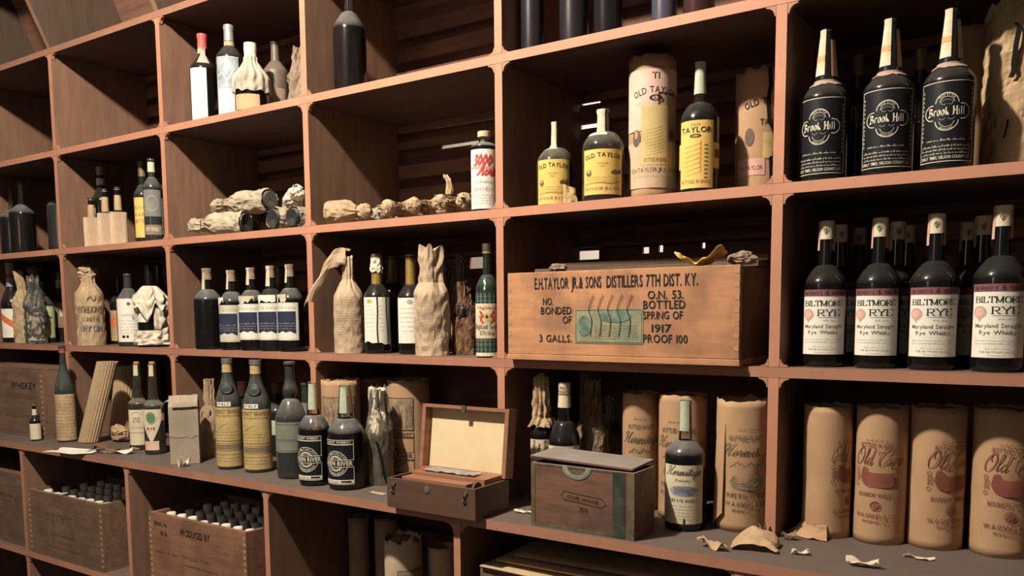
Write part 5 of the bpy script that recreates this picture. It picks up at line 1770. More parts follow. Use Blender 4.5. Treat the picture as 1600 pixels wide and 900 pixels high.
# F: rye bottles
def rye(label, u, v, wp, y, top, ut, face):
    b = Bottle('rye_bottle', label, 'bottle', u, v, wp, Z4, y, top=top, ut=ut, face=face, glass=G_BLACK, group='rye whisky bottles with white labels', seg=48, bt=0.56, se=0.70, nr=0.34, mix=0.45, taper=0.88, lip=0.02, lipw=1.05)
    o = b.band(0.875, 1.0, P_AGED, 'neck_cap', 0.0018, True)
    a = Art(cyl_map(b.R(0.93) + 0.0012, b.h * .935), o)
    s = b.h * .05
    a.ring(0, 0, s * .32, s * .32, 0.0009, INK, 'emblem')
    a.disc(0, 0, s * .16, s * .16, INK_SOFT, 'emblem')
    a.polys([(-s * .2, -s * .3), (0, -s * .62), (s * .2, -s * .3)], [(0, 1, 2)], INK_SOFT, 'emblem_point')
    a.build()
    b.strip(0.80, 0.99, -72, 50, INK_ROSE, 'red_strip', 0.0024)
    b.strip(0.80, 0.97, 75, 45, P_KRAFT, 'strip_back_end', 0.0022)
    a = b.label(0.085, 0.53, 128, P_WHITE, 'label')
    W_, H = a.w, a.h
    a.frame(-W_ / 2, -H / 2, W_ / 2, H / 2, 0.0007, INK_MAROON)
    a.rect(-W_ / 2, H * .395, W_ / 2, H / 2, INK_MAROON, 'header_band', 0.0003)
    a.text('THIS WHISKEY IS', -W_ * .24, H * .415, H * .05, INK, W_ * .42, 0.004, name='header_print')
    a.text('6', W_ * .07, H * .412, H * .075, INK, None, 0.012, name='header_numeral')
    a.text('YEARS OLD', W_ * .30, H * .415, H * .05, INK, W_ * .3, 0.004, name='header_year')
    a.strokes('BILTMORE', SERIF, 0, H * .25, H * .078, 0.0018, INK, 'title', serif=True, width=W_ * .82)
    a.strokes('RYE', SERIF, W_ * .12, H * .1, H * .09, 0.0021, INK, 'title', serif=True, width=W_ * .46)
    a.rect(-W_ * .1, H * .07, W_ * .35, H * .075, INK_SOFT, 'rule')
    a.disc(-W_ * .32, H * .12, W_ * .13, H * .085, INK_ROSE, 'emblem')
    a.polys([(-W_ * .38, H * .05), (-W_ * .32, -H * .01), (-W_ * .26, H * .05)], [(0, 1, 2)], INK_ROSE, 'emblem')
    a.disc(-W_ * .32, H * .12, W_ * .09, H * .058, P_PINK, 'emblem_centre', 0.0006)
    a.fine(0, W_ * .25, H * .02, H * .02, INK_GREY, 1)
    a.text('Maryland Straight', 0, -H * .09, H * .055, INK_SOFT, W_ * .8, 0.004, name='type_lettering')
    a.text('Rye Whisky', 0, -H * .18, H * .055, INK_SOFT, W_ * .62, 0.004, name='type_lettering')
    for k in range(2):
        a.fine(-W_ * .4, W_ * .4, -H * (.27 + .04 * k), H * .016, INK_GREY, k + 5)
    a.fine(-W_ * .2, W_ * .2, -H * .38, H * .018, INK_GREY, 9)
    a.text('THE BILTMORE HOTEL', 0, -H * .43, H * .025, INK_GREY, W_ * .6)
    a.fine(-W_ * .15, W_ * .15, -H * .47, H * .014, INK_GREY, 11)
    a.build()
    return b


r1 = rye('rye whisky bottle with white label, leftmost of the front row by the divider', 1288, 500, 70, 0.075, 346, 1291, -3)
r2 = rye('rye whisky bottle with white label, second of the front row', 1371, 500, 72, 0.075, 341, 1376, -6)
r3 = rye('rye whisky bottle with white label and red neck strip, third of the front row', 1458, 500, 80, 0.072, 335, 1460, 0)
r4 = rye('rye whisky bottle with white label, front row at the right edge of the picture', 1560, 500, 88, 0.072, 322, 1562, 0)
GR = 'rye whisky bottles with white labels'
r1.place('rye whisky bottle in the second row, its cap right of the leftmost front bottle', 1309, 500, 0.170, 12, GR)
r1.place('rye whisky bottle in the back row, first from the left', 1339, 500, 0.275, 0, GR)
r2.place('rye whisky bottle in the second row behind the second front bottle', 1398, 500, 0.172, 10, GR)
r1.place('rye whisky bottle in the back row, second from the left', 1414, 500, 0.282, 0, GR)
r1.place('rye whisky bottle in the back row, third from the left', 1507, 500, 0.288, 5, GR)
r3.place('rye whisky bottle in the second row, label showing between the third and fourth front bottles', 1530, 500, 0.165, 5, GR)
r3.place('rye whisky bottle in the second row at the right edge of the picture', 1612, 500, 0.190, 0, GR)

# ================================================================== COUNTER TIER
def crate_box(label, x0, x1, y0, y1, zs, h, mat, edge, rz=0.0, hollow=True, dark=None, t=0.013):
    hx, hy = (x1 - x0) / 2, (y1 - y0) / 2
    c = empty('wooden_crate', ((x0 + x1) / 2, (y0 + y1) / 2, zs), rz, label, 'crate')
    dark = dark or mat
    f = MB().box((-hx, -hy, 0.012), (hx, -hy + t, h)).build('front_panel', mat, c, bevel=0.001)
    MB().box((-hx, hy - t, 0.012), (hx, hy, h)).build('back_panel', mat, c)
    for s in (-1, 1):
        MB().box((s * hx - (t if s > 0 else 0), -hy + t + .0005, 0.012), (s * hx + (t if s < 0 else 0), hy - t - .0005, h - 0.001)).build('side_panel', dark, c, bevel=0.001)
    MB().box((-hx, -hy, 0), (hx, hy, 0.0115)).build('bottom_board', mat, c)
    for s in (-1, 1):
        mb = MB()
        n = int(h / 0.02)
        for k in range(n):
            z = 0.015 + k * (h - 0.02) / n
            mb.box((s * (hx - 0.006) - 0.006, -hy - 0.0006, z), (s * (hx - 0.006) + 0.006, -hy + 0.0002, z + 0.009))
        mb.build('dovetails', edge, c)
    a = Art(plane_map((0, -hy - 0.0002, h / 2), (1, 0, 0), (0, 0, 1), (0, -1, 0)), f)
    return c, a, hx, hy


# A: old whiskey crate, small and tall bottles
c, a, hx, hy = crate_box('dark wooden whiskey crate with faded stencil on the counter at the left edge', -2.545, -2.012, -0.085, 0.27, ZT, 0.255, W_CRATE_DARK, W_EDGE)
a.text('WHISKEY', .13, 0.055, 0.024, INK, 0.19, 0.015)
a.text('OLD KENTUCKY BOURBON', .1, 0.02, 0.012, INK_SOFT, 0.24, name='second_line')
a.text('DISTILLED FROM RYE', .1, -0.055, 0.012, INK_SOFT, 0.22, name='third_line')
a.build()
MB().box((-hx, -hy + 0.001, 0.2555), (hx, hy, 0.266)).build('lid', W_CRATE_DARK, c, bevel=0.001)
b = Bottle('miniature_bottle', 'tiny bottle with pale labels standing in front of the old whiskey crate', 'bottle', 55, 665, 18, ZT, vb=690, top=630, face=0, glass=G_BLACK, bt=0.5, se=0.66, nr=0.38, mix=0.6)
b.label(0.04, 0.46, 150, P_AGED, 'label').build()
b.band(0.68, 0.84, P_AGED, 'neck_label', 0.001)
b.cap(0.93, 1.0, 0.4, M_BRONZEF, 'cap')
b = Bottle('spirit_bottle', 'tall dusty bottle with red neck ring and stained full-height label, on the counter left', 'bottle', 103, 650, 32, ZT, vb=693, top=540, ut=103, face=0, glass=G_GREEND, bt=0.50, se=0.80, nr=0.34, mix=0.8, taper=0.8, lip=0.05, lipw=1.35)
b.band(0.925, 0.965, M_WAXR, 'red_ring', 0.002)
a = b.label(0.02, 0.50, 175, P_TANSTRAW, 'label')
for k in range(13):
    a.fine(-a.w * .44, a.w * .44, a.h * (.42 - .07 * k), a.h * .03, INK_BROWN, k)
a.build()


# B: corrugated sleeves
def corr_sleeve(label, x, y, rx, ry, h, tiltx, tilty, rz):
    root = empty('corrugated_sleeve', (x, y, ZT), rz, label, 'cardboard sleeve')

    def fn(s, t):
        a = 2 * pi * s
        k = 1 + 0.045 * sin(a * 22)
        return Vector((rx * cos(a) * k + tiltx * t, ry * sin(a) * k + tilty * t, 0.002 + h * t))
    o = MB().grid(fn, 264, 4, True).build('fluted_wall', P_CORR, root, False)
    md = o.modifiers.new('solid', 'SOLIDIFY')
    md.thickness = 0.0012
    md.offset = -1
    return root


p = at_y(138, 684, -0.04)
q = at_y(163, 566, -0.036)
corr_sleeve('corrugated cardboard bottle sleeve leaning to the right, left of its twin', p.x, -0.04, 0.043, 0.027, q.z - ZT, q.x - p.x, 0.004, 0.1)
p = at_y(188, 692, 0.10)
q = at_y(197, 573, 0.12)
corr_sleeve('upright corrugated cardboard bottle sleeve behind the two square-shouldered bottles', p.x, 0.10, 0.048, 0.032, q.z - ZT, q.x - p.x, 0.02, 0.0)
DECB = dict(bt=0.545, se=0.60, nr=0.50, mix=0.9, lip=0.03, lipw=1.08)
for i, (u, wp, vb, tp, lab) in enumerate(((217, 33, 705, 568, 'square-shouldered whiskey bottle with cream label, left of a pair on the counter'), (241, 34, 712, 568, 'square-shouldered whiskey bottle with torn shield label, right of a pair on the counter'))):
    b = Bottle('whiskey_bottle', lab, 'bottle', u, 650, wp, ZT, vb=vb, top=tp, ut=u + 1, face=-6, glass=G_GRIMY, liquid=L_WHISKEY, level=0.54, bt=0.53, se=0.60, nr=0.50, mix=0.7, taper=0.72, lip=0.03, lipw=1.08)
    b.cap(0.985, 1.02, 0.26, M_CORK, 'cork')
    b.strip(0.86, 0.985, -10, 60, P_STAMP_OLD, 'neck_label')
    if i == 0:
        a = b.label(0.205, 0.47, 110, P_AGED, 'label', -8)
        a.ring(0, a.h * .2, a.w * .3, a.h * .2, 0.0012, INK_GREEN, 'emblem', a0=0.3, a1=2.8)
        a.text('OLD', 0, a.h * .08, a.h * .1, INK_RED, a.w * .34, 0.01)
        a.text('RYE', 0, -a.h * .06, a.h * .1, INK_RED, a.w * .34, 0.01)
        a.fine(-a.w * .35, a.w * .35, -a.h * .3, a.h * .05, INK_BROWN, 3)
        a.build()
        b.label(0.06, 0.20, 110, P_AGED, 'lower_label', -4).build()
    else:
        def shield(s, t, b=b):
            hw = radians(120) / 2 * (1 - max(0, t - 0.25) ** 1.3 * 1.35)
            aa = -pi / 2 - 0.25 + hw * (2 * s - 1)
            R = b.r + 0.001
            return Vector((R * cos(aa), R * sin(aa), b.h * (0.50 - 0.36 * t)))
        o = MB().grid(shield, 14, 10).build('shield_label', P_AGED, b.root, True)
        a = Art(cyl_map(b.r + 0.001, b.h * .36, -pi / 2 - .25), o)
        a.disc(0, .015, .014, .017, INK_GREEN, 'emblem')
        a.ring(0, .015, .018, .021, 0.0012, INK_GOLD, 'emblem')
        a.text('RYE', 0, -.025, .008, INK_RED, .025, .01)
        a.build()
        b.label(0.37, 0.45, 120, P_KRAFT, 'paper_band', 10).build()
        b.label(0.05, 0.15, 85, P_PINK, 'lower_label', -18).build()


def brown_strip(name, label, loc, L, wd, mat, seed, rz, curl):
    def fn(s, t):
        q = s * curl
        return Vector((L * (s - .5) * 0.8, wd * (t - .5) + 0.02 * sin(q * 1.3), 0.002 + 0.028 * (1 - cos(q)) * 0.5 + 0.006 * noise.noise(Vector((s * 4, t * 3, seed))) + 0.006))
    o = MB().grid(fn, 22, 6).build(name, mat, None, False, solid=0.0006)
    lo = min(v.co.z for v in o.data.vertices)
    o.location = (loc[0], loc[1], loc[2] - lo + 0.0008)
    o.rotation_euler = (0, 0, rz)
    return tag(o, label, 'paper scrap')


def on_counter(u, v):
    return at_z(u, v, ZT)


q = on_counter(113, 705)
scrap('paper_scrap', 'flat white sheet of paper lying at the counter front, left', (q.x + 0.02, q.y, ZT), 0.17, 0.085, P_WHITE, 3.3, 0.35, 0.006)
q = on_counter(184, 708)
scrap('paper_scrap', 'small pale torn paper strip on the counter front, left of the square-shouldered bottles', (q.x, q.y, ZT), 0.12, 0.035, P_TISSUE, 7.7, 0.45, 0.022)
q = on_counter(160, 706)
brown_strip('paper_scrap', 'curled brown paper strip at the foot of the leaning corrugated sleeve', (q.x, q.y, ZT), 0.12, 0.045, P_BARK, 5, 0.5, 7.0)
q = on_counter(181, 691)
o = crumple_ball(0.045, 0.02, 0.026, 141).build('paper_scrap', P_KRAFT)
o.location = (q.x, q.y + .012, ZT + 0.034)
tag(o, 'crumpled brown paper at the foot of the upright corrugated sleeve', 'paper scrap')

# C: folded carton, wrapped bottle, two amber-labelled bottles, squat bottle
cx, cy = -1.122, -0.106
box = empty('paper_carton', (cx, cy, ZT), radians(50), 'grey-brown paper carton with its folded top bent over, on the counter', 'carton')
w2, d2, hh = 0.0425, 0.034, 0.178
MB().prism([(-w2, 0.0), (w2, 0.0), (w2, hh), (-w2, hh)], -d2, d2).build('carton_body', P_BOX, box, bevel=0.001)
mb = MB()
mb.add([(-w2, -d2, hh), (w2, -d2, hh), (w2, d2, hh), (-w2, d2, hh), (-w2, -0.002, hh + 0.032), (w2, -0.002, hh + 0.030), (w2, 0.002, hh + 0.030), (-w2, 0.002, hh + 0.032)], [(0, 1, 5, 4), (2, 3, 7, 6), (1, 2, 6, 5), (3, 0, 4, 7), (4, 5, 6, 7)])
mb.build('gable_top', P_BOX, box)
def fn(s, t):
    return Vector((-w2 * .75 + w2 * 1.75 * s, -0.002 - 0.040 * sin(t * 1.45), hh + 0.033 - 0.036 * (1 - cos(t * 1.5)) + 0.003 * noise.noise(Vector((s * 4, t * 3, 2)))))
MB().grid(fn, 14, 8).build('folded_flap', P_BOX, box, False, solid=0.0008)
def fn(s, t):
    return Vector((-w2 - 0.001 - 0.020 * t, -d2 * .9 + d2 * 1.8 * s, hh + 0.016 + 0.012 * t - 0.03 * t * t))
MB().grid(fn, 8, 6).build('side_flap', P_BOX, box, False, solid=0.0008)
def fn(s, t):
    x = -w2 + 2 * w2 * s
    lo = hh * (0.47 + 0.05 * noise.noise(Vector((s * 6, 0, 3))))
    return Vector((x, -d2 - 0.0012, lo + (hh * 0.98 - lo) * t))
MB().grid(fn, 20, 4).build('torn_front_layer', P_BOX, box, False, solid=0.0006)
q = on_counter(294, 728)
scrap('paper_scrap', 'small curl of paper at the foot of the grey carton', (q.x, q.y - 0.012, ZT), 0.02, 0.035, P_TISSUE, 9.1, 0.2, 0.03)
wrapped('bottle wrapped in rough mottled brown paper between the carton and the amber labels', 328, 650, 33, ZT, 0.01, top=592, ut=324, mat=paper('mottled_paper', (0.4, 0.28, 0.18), 0.35, (0.16, 0.11, 0.07), 0.85, 20), seed=150, amp=0.004, bt=0.50, se=0.66, nr=0.48, rag=0.004)


def fernet(label, u, vb, tp, ut, wp, face):
    b = Bottle('bitters_bottle', label, 'bottle', u, 660, wp, ZT, vb=vb, top=tp, ut=ut, face=face, glass=G_GREEND, group='amber-labelled bitters bottles', bt=0.56, se=0.88, nr=0.35, mix=0.88, taper=0.95, lip=0.035, lipw=1.1)
    b.cap(0.955, 1.0, 0.42, M_TIN, 'metal_cap')
    b.band(0.875, 0.955, P_OCHRE, 'neck_paper', 0.0015)
    f = 0.735
    zz = f * b.h
    ring = [Vector(((0.0155) * cos(t), 0, (0.0155) * sin(t))) for t in [k * 2 * pi / 20 for k in range(21)]]
    sl = -atan2(b.R(0.70) - b.R(0.77), 0.07 * b.h)
    mb = MB()
    cpos = Vector((0, -b.R(f) - 0.001, zz))
    rot = Matrix.Rotation(sl, 3, 'X')
    mb.tube([cpos + rot @ q for q in ring], 0.0030, 8)
    mb.build('glass_seal_ring', M_GLASSY, b.root, True)
    MB().lathe([(0.0005, -0.0005), (0.0135, -0.0005), (0.0135, 0.0022), (0.0005, 0.003)], 20, Matrix.Translation(cpos) @ (rot @ Matrix.Rotation(radians(90), 3, 'X')).to_4x4()).build('glass_seal', M_GLASSY, b.root, 'auto')
    a = b.label(0.03, 0.565, 175, P_OCHRE, 'label')
    W_, H = a.w, a.h
    a.strokes('FERNET-BRANCA'.replace('-', ' '), SERIF, 0, H * .40, H * .062, 0.0018, INK_BROWN, serif=True, width=W_ * .72)
    a.text('FRATELLI BRANCA & COMP.', 0, H * .345, H * .03, INK_BROWN, W_ * .68, 0.006)
    a.line([(-W_ * .25, H * .14), (-W_ * .12, H * .2), (0, H * .23)], 0.0014, INK_BROWN, 'signature', thin=1)
    for k in range(4):
        a.fine(-W_ * .3, W_ * .3, H * (.08 - .05 * k), H * .018, INK_BROWN, k)
    for y, t in ((-.07, .006), (-.11, .004), (-.235, .005), (-.3, .004)):
        a.rect(-W_ * .5, H * y, W_ * .5, H * (y + t * 1.6), INK_BROWN, 'rules')
    a.rect(-W_ * .42, -H * .215, W_ * .42, -H * .125, paper('grey_band', (0.3, 0.22, 0.13), 0.3), 'grey_band', 0.0003)
    for k in range(2):
        a.fine(-W_ * .36, W_ * .36, -H * (.15 + .04 * k), H * .025, INK_SOFT, k + 5)
        a.fine(-W_ * .3, W_ * .3, -H * (.36 + .05 * k), H * .02, INK_BROWN, k + 8)
    a.build()
    a = b.label(0.575, 0.615, 62, P_WHITE, 'country_label', -14, 0.0015)
    a.text('ITALY', 0, -a.h * .3, a.h * .6, INK, a.w * .8, 0.01)
    a.build()
    return b


fernet('amber-labelled bitters bottle with tin cap, left of a pair beside the carton', 358, 736, 560, 362, 42, -8)
fernet('amber-labelled bitters bottle with tin cap, right of a pair beside the squat bottle', 402, 741, 562, 403, 45, -12)
b = Bottle('liqueur_bottle', 'dusty bottle with a bulge in its neck and plain grey-green label', 'bottle', 456, 690, 49, ZT, vb=751, top=565, ut=456, face=0, glass=G_GREYD, bt=0.50, se=0.685, nr=0.33, mix=0.35, taper=0.9, lip=0.03, lipw=1.25, bulb=(0.22, 0.17, 0.2))
a = b.label(0.23, 0.49, 178, P_SLATE, 'label')
for y in (.42, -.08, -.13, -.45):
    a.rect(-a.w * .5, a.h * y, a.w * .5, a.h * y + .0012, INK_SOFT, 'rules')
a.build()
b = Bottle('wine_bottle', 'dusty dark bottle hidden behind the bulge-necked bottle', 'bottle', 480, 660, 46, ZT, 0.07, top=598, face=0, glass=G_GREYD, **WINE)
b = Bottle('wine_bottle', 'bottle with pinkish cap in the dark behind the left amber-labelled bottle', 'bottle', 380, 650, 40, ZT, 0.12, top=596, face=0, glass=G_BLACK, **WINE)
b.band(0.8, 1.0, INK_ROSE, 'capsule', 0.0013, True)
b = Bottle('wine_bottle', 'bottle in the dark between the amber labels and the bulge-necked bottle', 'bottle', 434, 650, 40, ZT, 0.14, top=598, face=-20, glass=G_GREEN, **WINE)
b.label(0.3, 0.5, 80, P_STAMP, 'label').build()
b.band(0.85, 1.0, INK_BROWN, 'capsule', 0.0013, True)


# D: black-and-cream river whiskey, tubes, cellophane
def river_art(a, W_, H, fg, bg, n1, n2):
    """banded label: WHISKEY strip, round seal, name bar, lower strip"""
    a.frame(-W_ / 2, -H / 2, W_ / 2, H / 2, 0.0014, fg)
    a.rect(-W_ / 2, H * .385, W_ / 2, H * .405, fg, 'border')
    a.text('STRAIGHT WHISKEY', 0, H * .425, H * .045, fg, W_ * .86, 0.014)
    R0 = H * .285
    cy = -H * .03
    for q, t in ((1.0, .0012), (.62, .003), (.48, .0012)):
        a.ring(0, cy, R0 * q, R0 * q, t, fg, 'seal', 0.0005)
    a.text('J.W.McCULLOCH', 0, cy + R0 * .72, R0 * .2, fg, R0 * 1.9, 0.012, arc=R0 * .72)
    a.text('OWENSBORO KENTUCKY', 0, cy - R0 * .92, R0 * .17, fg, R0 * 1.9, 0.01, arc=-R0 * .9)
    for s in (-1, 1):
        a.polys([(s * R0 * .1, cy + R0 * .25), (s * R0 * .3, cy + R0 * .25), (s * R0 * .5, cy + R0 * .0), (s * R0 * .3, cy + R0 * .0)], [(0, 1, 2, 3)], fg, 'seal', 0.0005)
    a.rect(-W_ / 2, cy - H * .075, W_ / 2, cy + H * .085, bg, 'name_bar', 0.0008)
    a.rect(-W_ / 2, cy + H * .078, W_ / 2, cy + H * .09, fg, 'name_bar_edge', 0.001)
    a.rect(-W_ / 2, cy - H * .085, W_ / 2, cy - H * .073, fg, 'name_bar_edge', 0.001)
    a.text('GREEN RIVER', 0, cy - H * .045, H * .1, fg, W_ * .92, 0.02, name='name', h=0.0012)
    a.rect(-W_ / 2, -H * .475, W_ / 2, -H * .395, fg, 'foot_strip')
    a.fine(-W_ * .42, W_ * .1, -H * .45, H * .03, bg, 4, 'foot_print', 0.0008)
    a.rect(W_ * .15, -H * .455, W_ * .42, -H * .415, bg, 'foot_print', 0.0008)


def river(label, u, vb, tp, ut, wp, face):
    b = Bottle('whiskey_bottle', label, 'bottle', u, 690, wp, ZT, vb=vb, top=tp, ut=ut, face=face, glass=G_CLEARD, liquid=L_DARK, level=0.545, group='black and cream labelled whiskey bottles', seg=40, bt=0.535, se=0.68, nr=0.42, mix=0.4, taper=0.72, lip=0.03, lipw=1.06)
    a = b.label(0.06, 0.49, 116, P_BLACK, 'label')
    river_art(a, a.w, a.h, INK_CREAM, INK, 0, 0)
    a.build()
    b.strip(0.735, 0.985, 15, 62, P_STAMP)
    b.strip(0.735, 0.97, 100, 50, P_KRAFT, 'strip_back_end')
    return b


river('black and cream labelled whiskey bottle with green neck strip, left of a pair', 491, 762, 597, 495, 50, -33)
river('black and cream labelled whiskey bottle with green neck strip, right of a pair', 541, 769, 602, 543, 58, -36)


def river_tube(label, u, wp, y, tp, seed, face):
    root, r, h, wall = tube(label, u, 660, wp, ZT, y, top=tp, mat=P_TUBE, seed=seed, face=face, rag=0.006)
    a = Art(cyl_map(r, h * .5), wall)
    W_ = r * 1.9
    a.rect(-W_ / 2, h * .0, W_ / 2, h * .33, paper('brown_picture', (0.36, 0.26, 0.16), 0.5, (0.16, 0.12, 0.08), 0.8, 60), 'picture', 0.0002)
    a.frame(-W_ / 2, h * .0, W_ / 2, h * .33, 0.0016, INK)
    for k in range(9):
        x = W_ * (-.4 + .1 * k)
        a.line([(x, h * .03), (x + .004 * (k % 3), h * (.1 + .02 * (k % 4))), (x + .002, h * (.2 + .03 * (k % 3)))], 0.0022, INK_SOFT, 'picture_drawing')
    a.build()
    a = Art(cyl_map(r, h * .25), wall)
    river_art(a, W_, h * .45, INK, P_TUBE, 0, 0)
    a.build()
    return root


river_tube('tan tube with brown pictorial label, left of three behind the black labels', 513, 60, 0.035, 592, 160, -10)
river_tube('tan tube with brown pictorial label, half hidden behind the cellophane-wrapped bottle', 583, 46, 0.18, 592, 163, 5)
river_tube('tan tube with brown pictorial label standing beside the open wooden case', 639, 66, 0.105, 593, 166, -42)
tube('plain tan tube in the shadow behind the one beside the open wooden case', 632, 640, 54, ZT, 0.27, top=589, mat=P_TUBE, seed=168)
x, y, r, h = spot(592, 690, 44, ZT, None, 760, 604)
wb = empty('wrapped_bottle', (x, y, ZT), facing(x, y, 0), 'bottle in torn shiny cellophane and tissue between black labels and the tubes', 'bottle')
MB().lathe(bottle_profile(h * .9, r * .7, 0.56, 0.72, 0.36, 0.5), 20).build('body', G_BLACK, wb, 'auto')
crumple_wrap(h * .98, r * .90, 170, 0.0045, 8, 'twist', 0.5, 0.72, 0.6, foldamp=0.4).build('tissue_wrap', P_TISSUE, wb)
crumple_wrap(h, r * 1.02, 171, 0.003, 7, 'open', 0.5, 0.75, 0.6, foldamp=0.5, rag=0.02).build('cellophane_wrap', G_CELLO, wb)
a = Art(cyl_map(r * 1.0 + .005, h * .3), wb)
a.line([(-r * .15, h * .15), (r * .1, h * .0), (r * .35, -h * .2), (r * .5, -h * .28)], 0.006, M_VOID, 'tear', thin=1)
a.build()

# the open wooden case
kx0, kx1, ky0, ky1, kh = -0.183, 0.077, -0.2165, -0.083, 0.0705
case = empty('wooden_case', ((kx0 + kx1) / 2, (ky0 + ky1) / 2, ZT), 0.0, 'open wooden case with paper-lined lid and brass hooks, overhanging the counter edge', 'case')
hx, hy = (kx1 - kx0) / 2, (ky1 - ky0) / 2
t = 0.008
mb = MB()
mb.box((-hx, -hy, 0), (hx, hy, 0.007))
mb.box((-hx, -hy, 0.007), (hx, -hy + t, kh))
mb.box((-hx, hy - t, 0.007), (hx, hy, kh))
mb.box((-hx, -hy + t, 0.007), (-hx + t, hy - t, kh))
mb.box((hx - t, -hy + t, 0.007), (hx, hy - t, kh))
cb = mb.build('case_body', W_CASE, case)
LT = Matrix.Translation((0, hy - 0.004, kh + 0.002)) @ Matrix.Rotation(radians(-7), 4, 'X')
LH = 0.162
mb = MB()
mb.box((-hx, 0.014, 0), (hx, 0.020, LH), LT)
mb.box((-hx, -0.012, LH - 0.008), (hx, 0.014, LH), LT)
mb.box((-hx, -0.012, 0), (hx, 0.014, 0.007), LT)
mb.box((-hx, -0.012, 0.007), (-hx + 0.011, 0.014, LH - 0.008), LT)
mb.box((hx - 0.011, -0.012, 0.007), (hx, 0.014, LH - 0.008), LT)
lid = mb.build('lid', W_CASE_IN, case)
MB().box((-hx + 0.0115, 0.0125, 0.0075), (hx - 0.0115, 0.0138, LH - 0.0085), LT).build('paper_lining', P_LIN, lid)
MB().box((-0.006, -0.016, LH - 0.016), (0.006, -0.012, LH + 0.002), LT).build('lid_catch', M_IRON, lid)
MB().box((-hx + 0.034, -hy + 0.050, 0.060), (hx - 0.010, hy - 0.012, 0.082)).build('inner_tray', W_CASE_IN, case, bevel=0.001)
MB().box((-hx + 0.034, -hy + 0.014, 0.058), (hx - 0.035, -hy + 0.048, 0.0745)).build('inner_lid', W_CASE_IN, case, bevel=0.001)
pl = [(0.0, 0.0)] + [(0.017 - 0.017 * cos(pi * k / 12), 0.018 * sin(pi * k / 12)) for k in range(1, 12)] + [(0.034, 0.0)]
mb = MB()
mb.prism([(x_, z_) for x_, z_ in pl], -0.003, 0.003, Matrix.Translation((hx - 0.018, -hy + 0.014, 0.062)) @ Matrix.Rotation(radians(90), 4, 'Z'))
mb.build('half_round_end', W_CASE, case)
MB().grid(lambda s, t_: Vector((-hx + 0.06 + 0.15 * s, -hy + 0.06 + 0.04 * t_, 0.0825 + 0.004 * noise.noise(Vector((s * 9, t_ * 5, 2))) + 0.0035)), 20, 6).build('foil_scraps', M_FOIL, case)
for x_ in (-hx + 0.05, hx - 0.055):
    MB().box((x_ - .006, -hy + 0.07, 0.0825), (x_ + .006, -hy + 0.082, 0.086)).build('red_tab', M_WAXR, case)
MB().lathe([(0.0005, 0), (0.008, 0), (0.008, 0.0015), (0.0005, 0.0022)], 16, Matrix.Translation((-0.008, -hy, kh * 0.78)) @ Matrix.Rotation(radians(90), 4, 'X')).build('keyhole_plate', M_TIN, case)
for x_ in (-hx + 0.022, hx - 0.026):
    hk = MB().tube([(x_ + .003, -hy - 0.003, kh * .83), (x_ - 0.003, -hy - 0.004, kh * .75), (x_ + 0.001, -hy - 0.0045, kh * .62), (x_ - 0.006, -hy - 0.004, kh * .55), (x_ - 0.007, -hy - 0.004, kh * .62)], 0.0016, 6)
    hk.build('brass_hook', M_IRON, case, True)
    MB().lathe([(0.0005, 0), (0.004, 0), (0.004, 0.002), (0.0005, 0.0035)], 12, Matrix.Translation((x_ + .003, -hy, kh * .85)) @ Matrix.Rotation(radians(90), 4, 'X')).build('hook_screw', M_IRON, case)

# E: sparkling and wrapped bottles, cigar box, script-printed tubes
root, o, r, h = wrapped('pale label bottle with a brown paper hood tied over its neck, behind the cigar box', 846, 640, 42, ZT, 0.05, top=588, ut=852, mat=P_TANSTRAW, seed=180)
bpy.data.objects.remove(o)
Bx = type('B', (), {})()
Bx.root, Bx.r, Bx.h = root, r, h
Bx.prof = bottle_profile(h * .93, r * .88, 0.56, 0.72, 0.34, 0.5)
Bx.R = lambda f: prof_r(Bx.prof, min(f * h, h * .92))
pleated_paper(Bx, 0.60, 0.995, P_TANSTRAW, 181, 'paper_hood', 0.006, 10, 0.004, 0.05, lump=0.012)
kb = crumple_ball(r * .42, r * .42, r * .5, 182)
kb.v = [(x_, y_, z_ + h * .97) for x_, y_, z_ in kb.v]
kb.build('hood_top', P_KRAFT, root)
lb = MB().grid(lambda s, t_: cyl_map(r * .88, h * .35)(r * (-1 + 2 * s), h * .15 * (2 * t_ - 1), 0), 12, 3).build('label', P_AGED, root, True)
a = Art(cyl_map(r * .88, h * .35), lb)
a.strokes('B. & Sons', SCRIPT, 0, h * .06, h * .035, 0.002, INK_BROWN, shear=.3, width=r * 1.5, thin=.6)
a.build()
b = Bottle('champagne_bottle', 'sparkling wine bottle with cream foil neck and round shoulders, behind the cigar box', 'bottle', 882, 660, 51, ZT, 0.035, top=598, ut=883, face=-5, glass=G_BLACK, seg=40, bt=0.50, se=0.69, nr=0.42, mix=0.4, taper=0.72)
b.band(0.80, 1.0, P_AGED, 'neck_foil', 0.0015, True)
b.band(0.905, 0.915, INK_BROWN, 'foil_seam', 0.0024)
a = Art(cyl_map(b.R(.93) + .002, b.h * .94), b.root)
a.text('SPECIAL', 0, .004, .005, INK, .024, .01, name='foil_print')
a.text('RESERVE', 0, -.005, .005, INK, .024, .01, name='foil_print_below')
a.build()
a = b.label(0.05, 0.50, 140, P_AGED, 'label')
a.frame(-a.w / 2, -a.h / 2, a.w / 2, a.h / 2, 0.001, INK_BROWN)
a.strokes('GRAND BRUT', SERIF, 0, a.h * .32, a.h * .1, 0.0014, INK_BROWN, serif=True, width=a.w * .7)
a.build()
q = at_y(903, 677, 0.0)
wrapped('dim brown paper-wrapped bottle with bunched top, behind the sparkling wine', 926, 650, 52, ZT, 0.14, top=592, ut=925, mat=P_CLOTHDUST, seed=185, amp=0.006, foldamp=0.5)
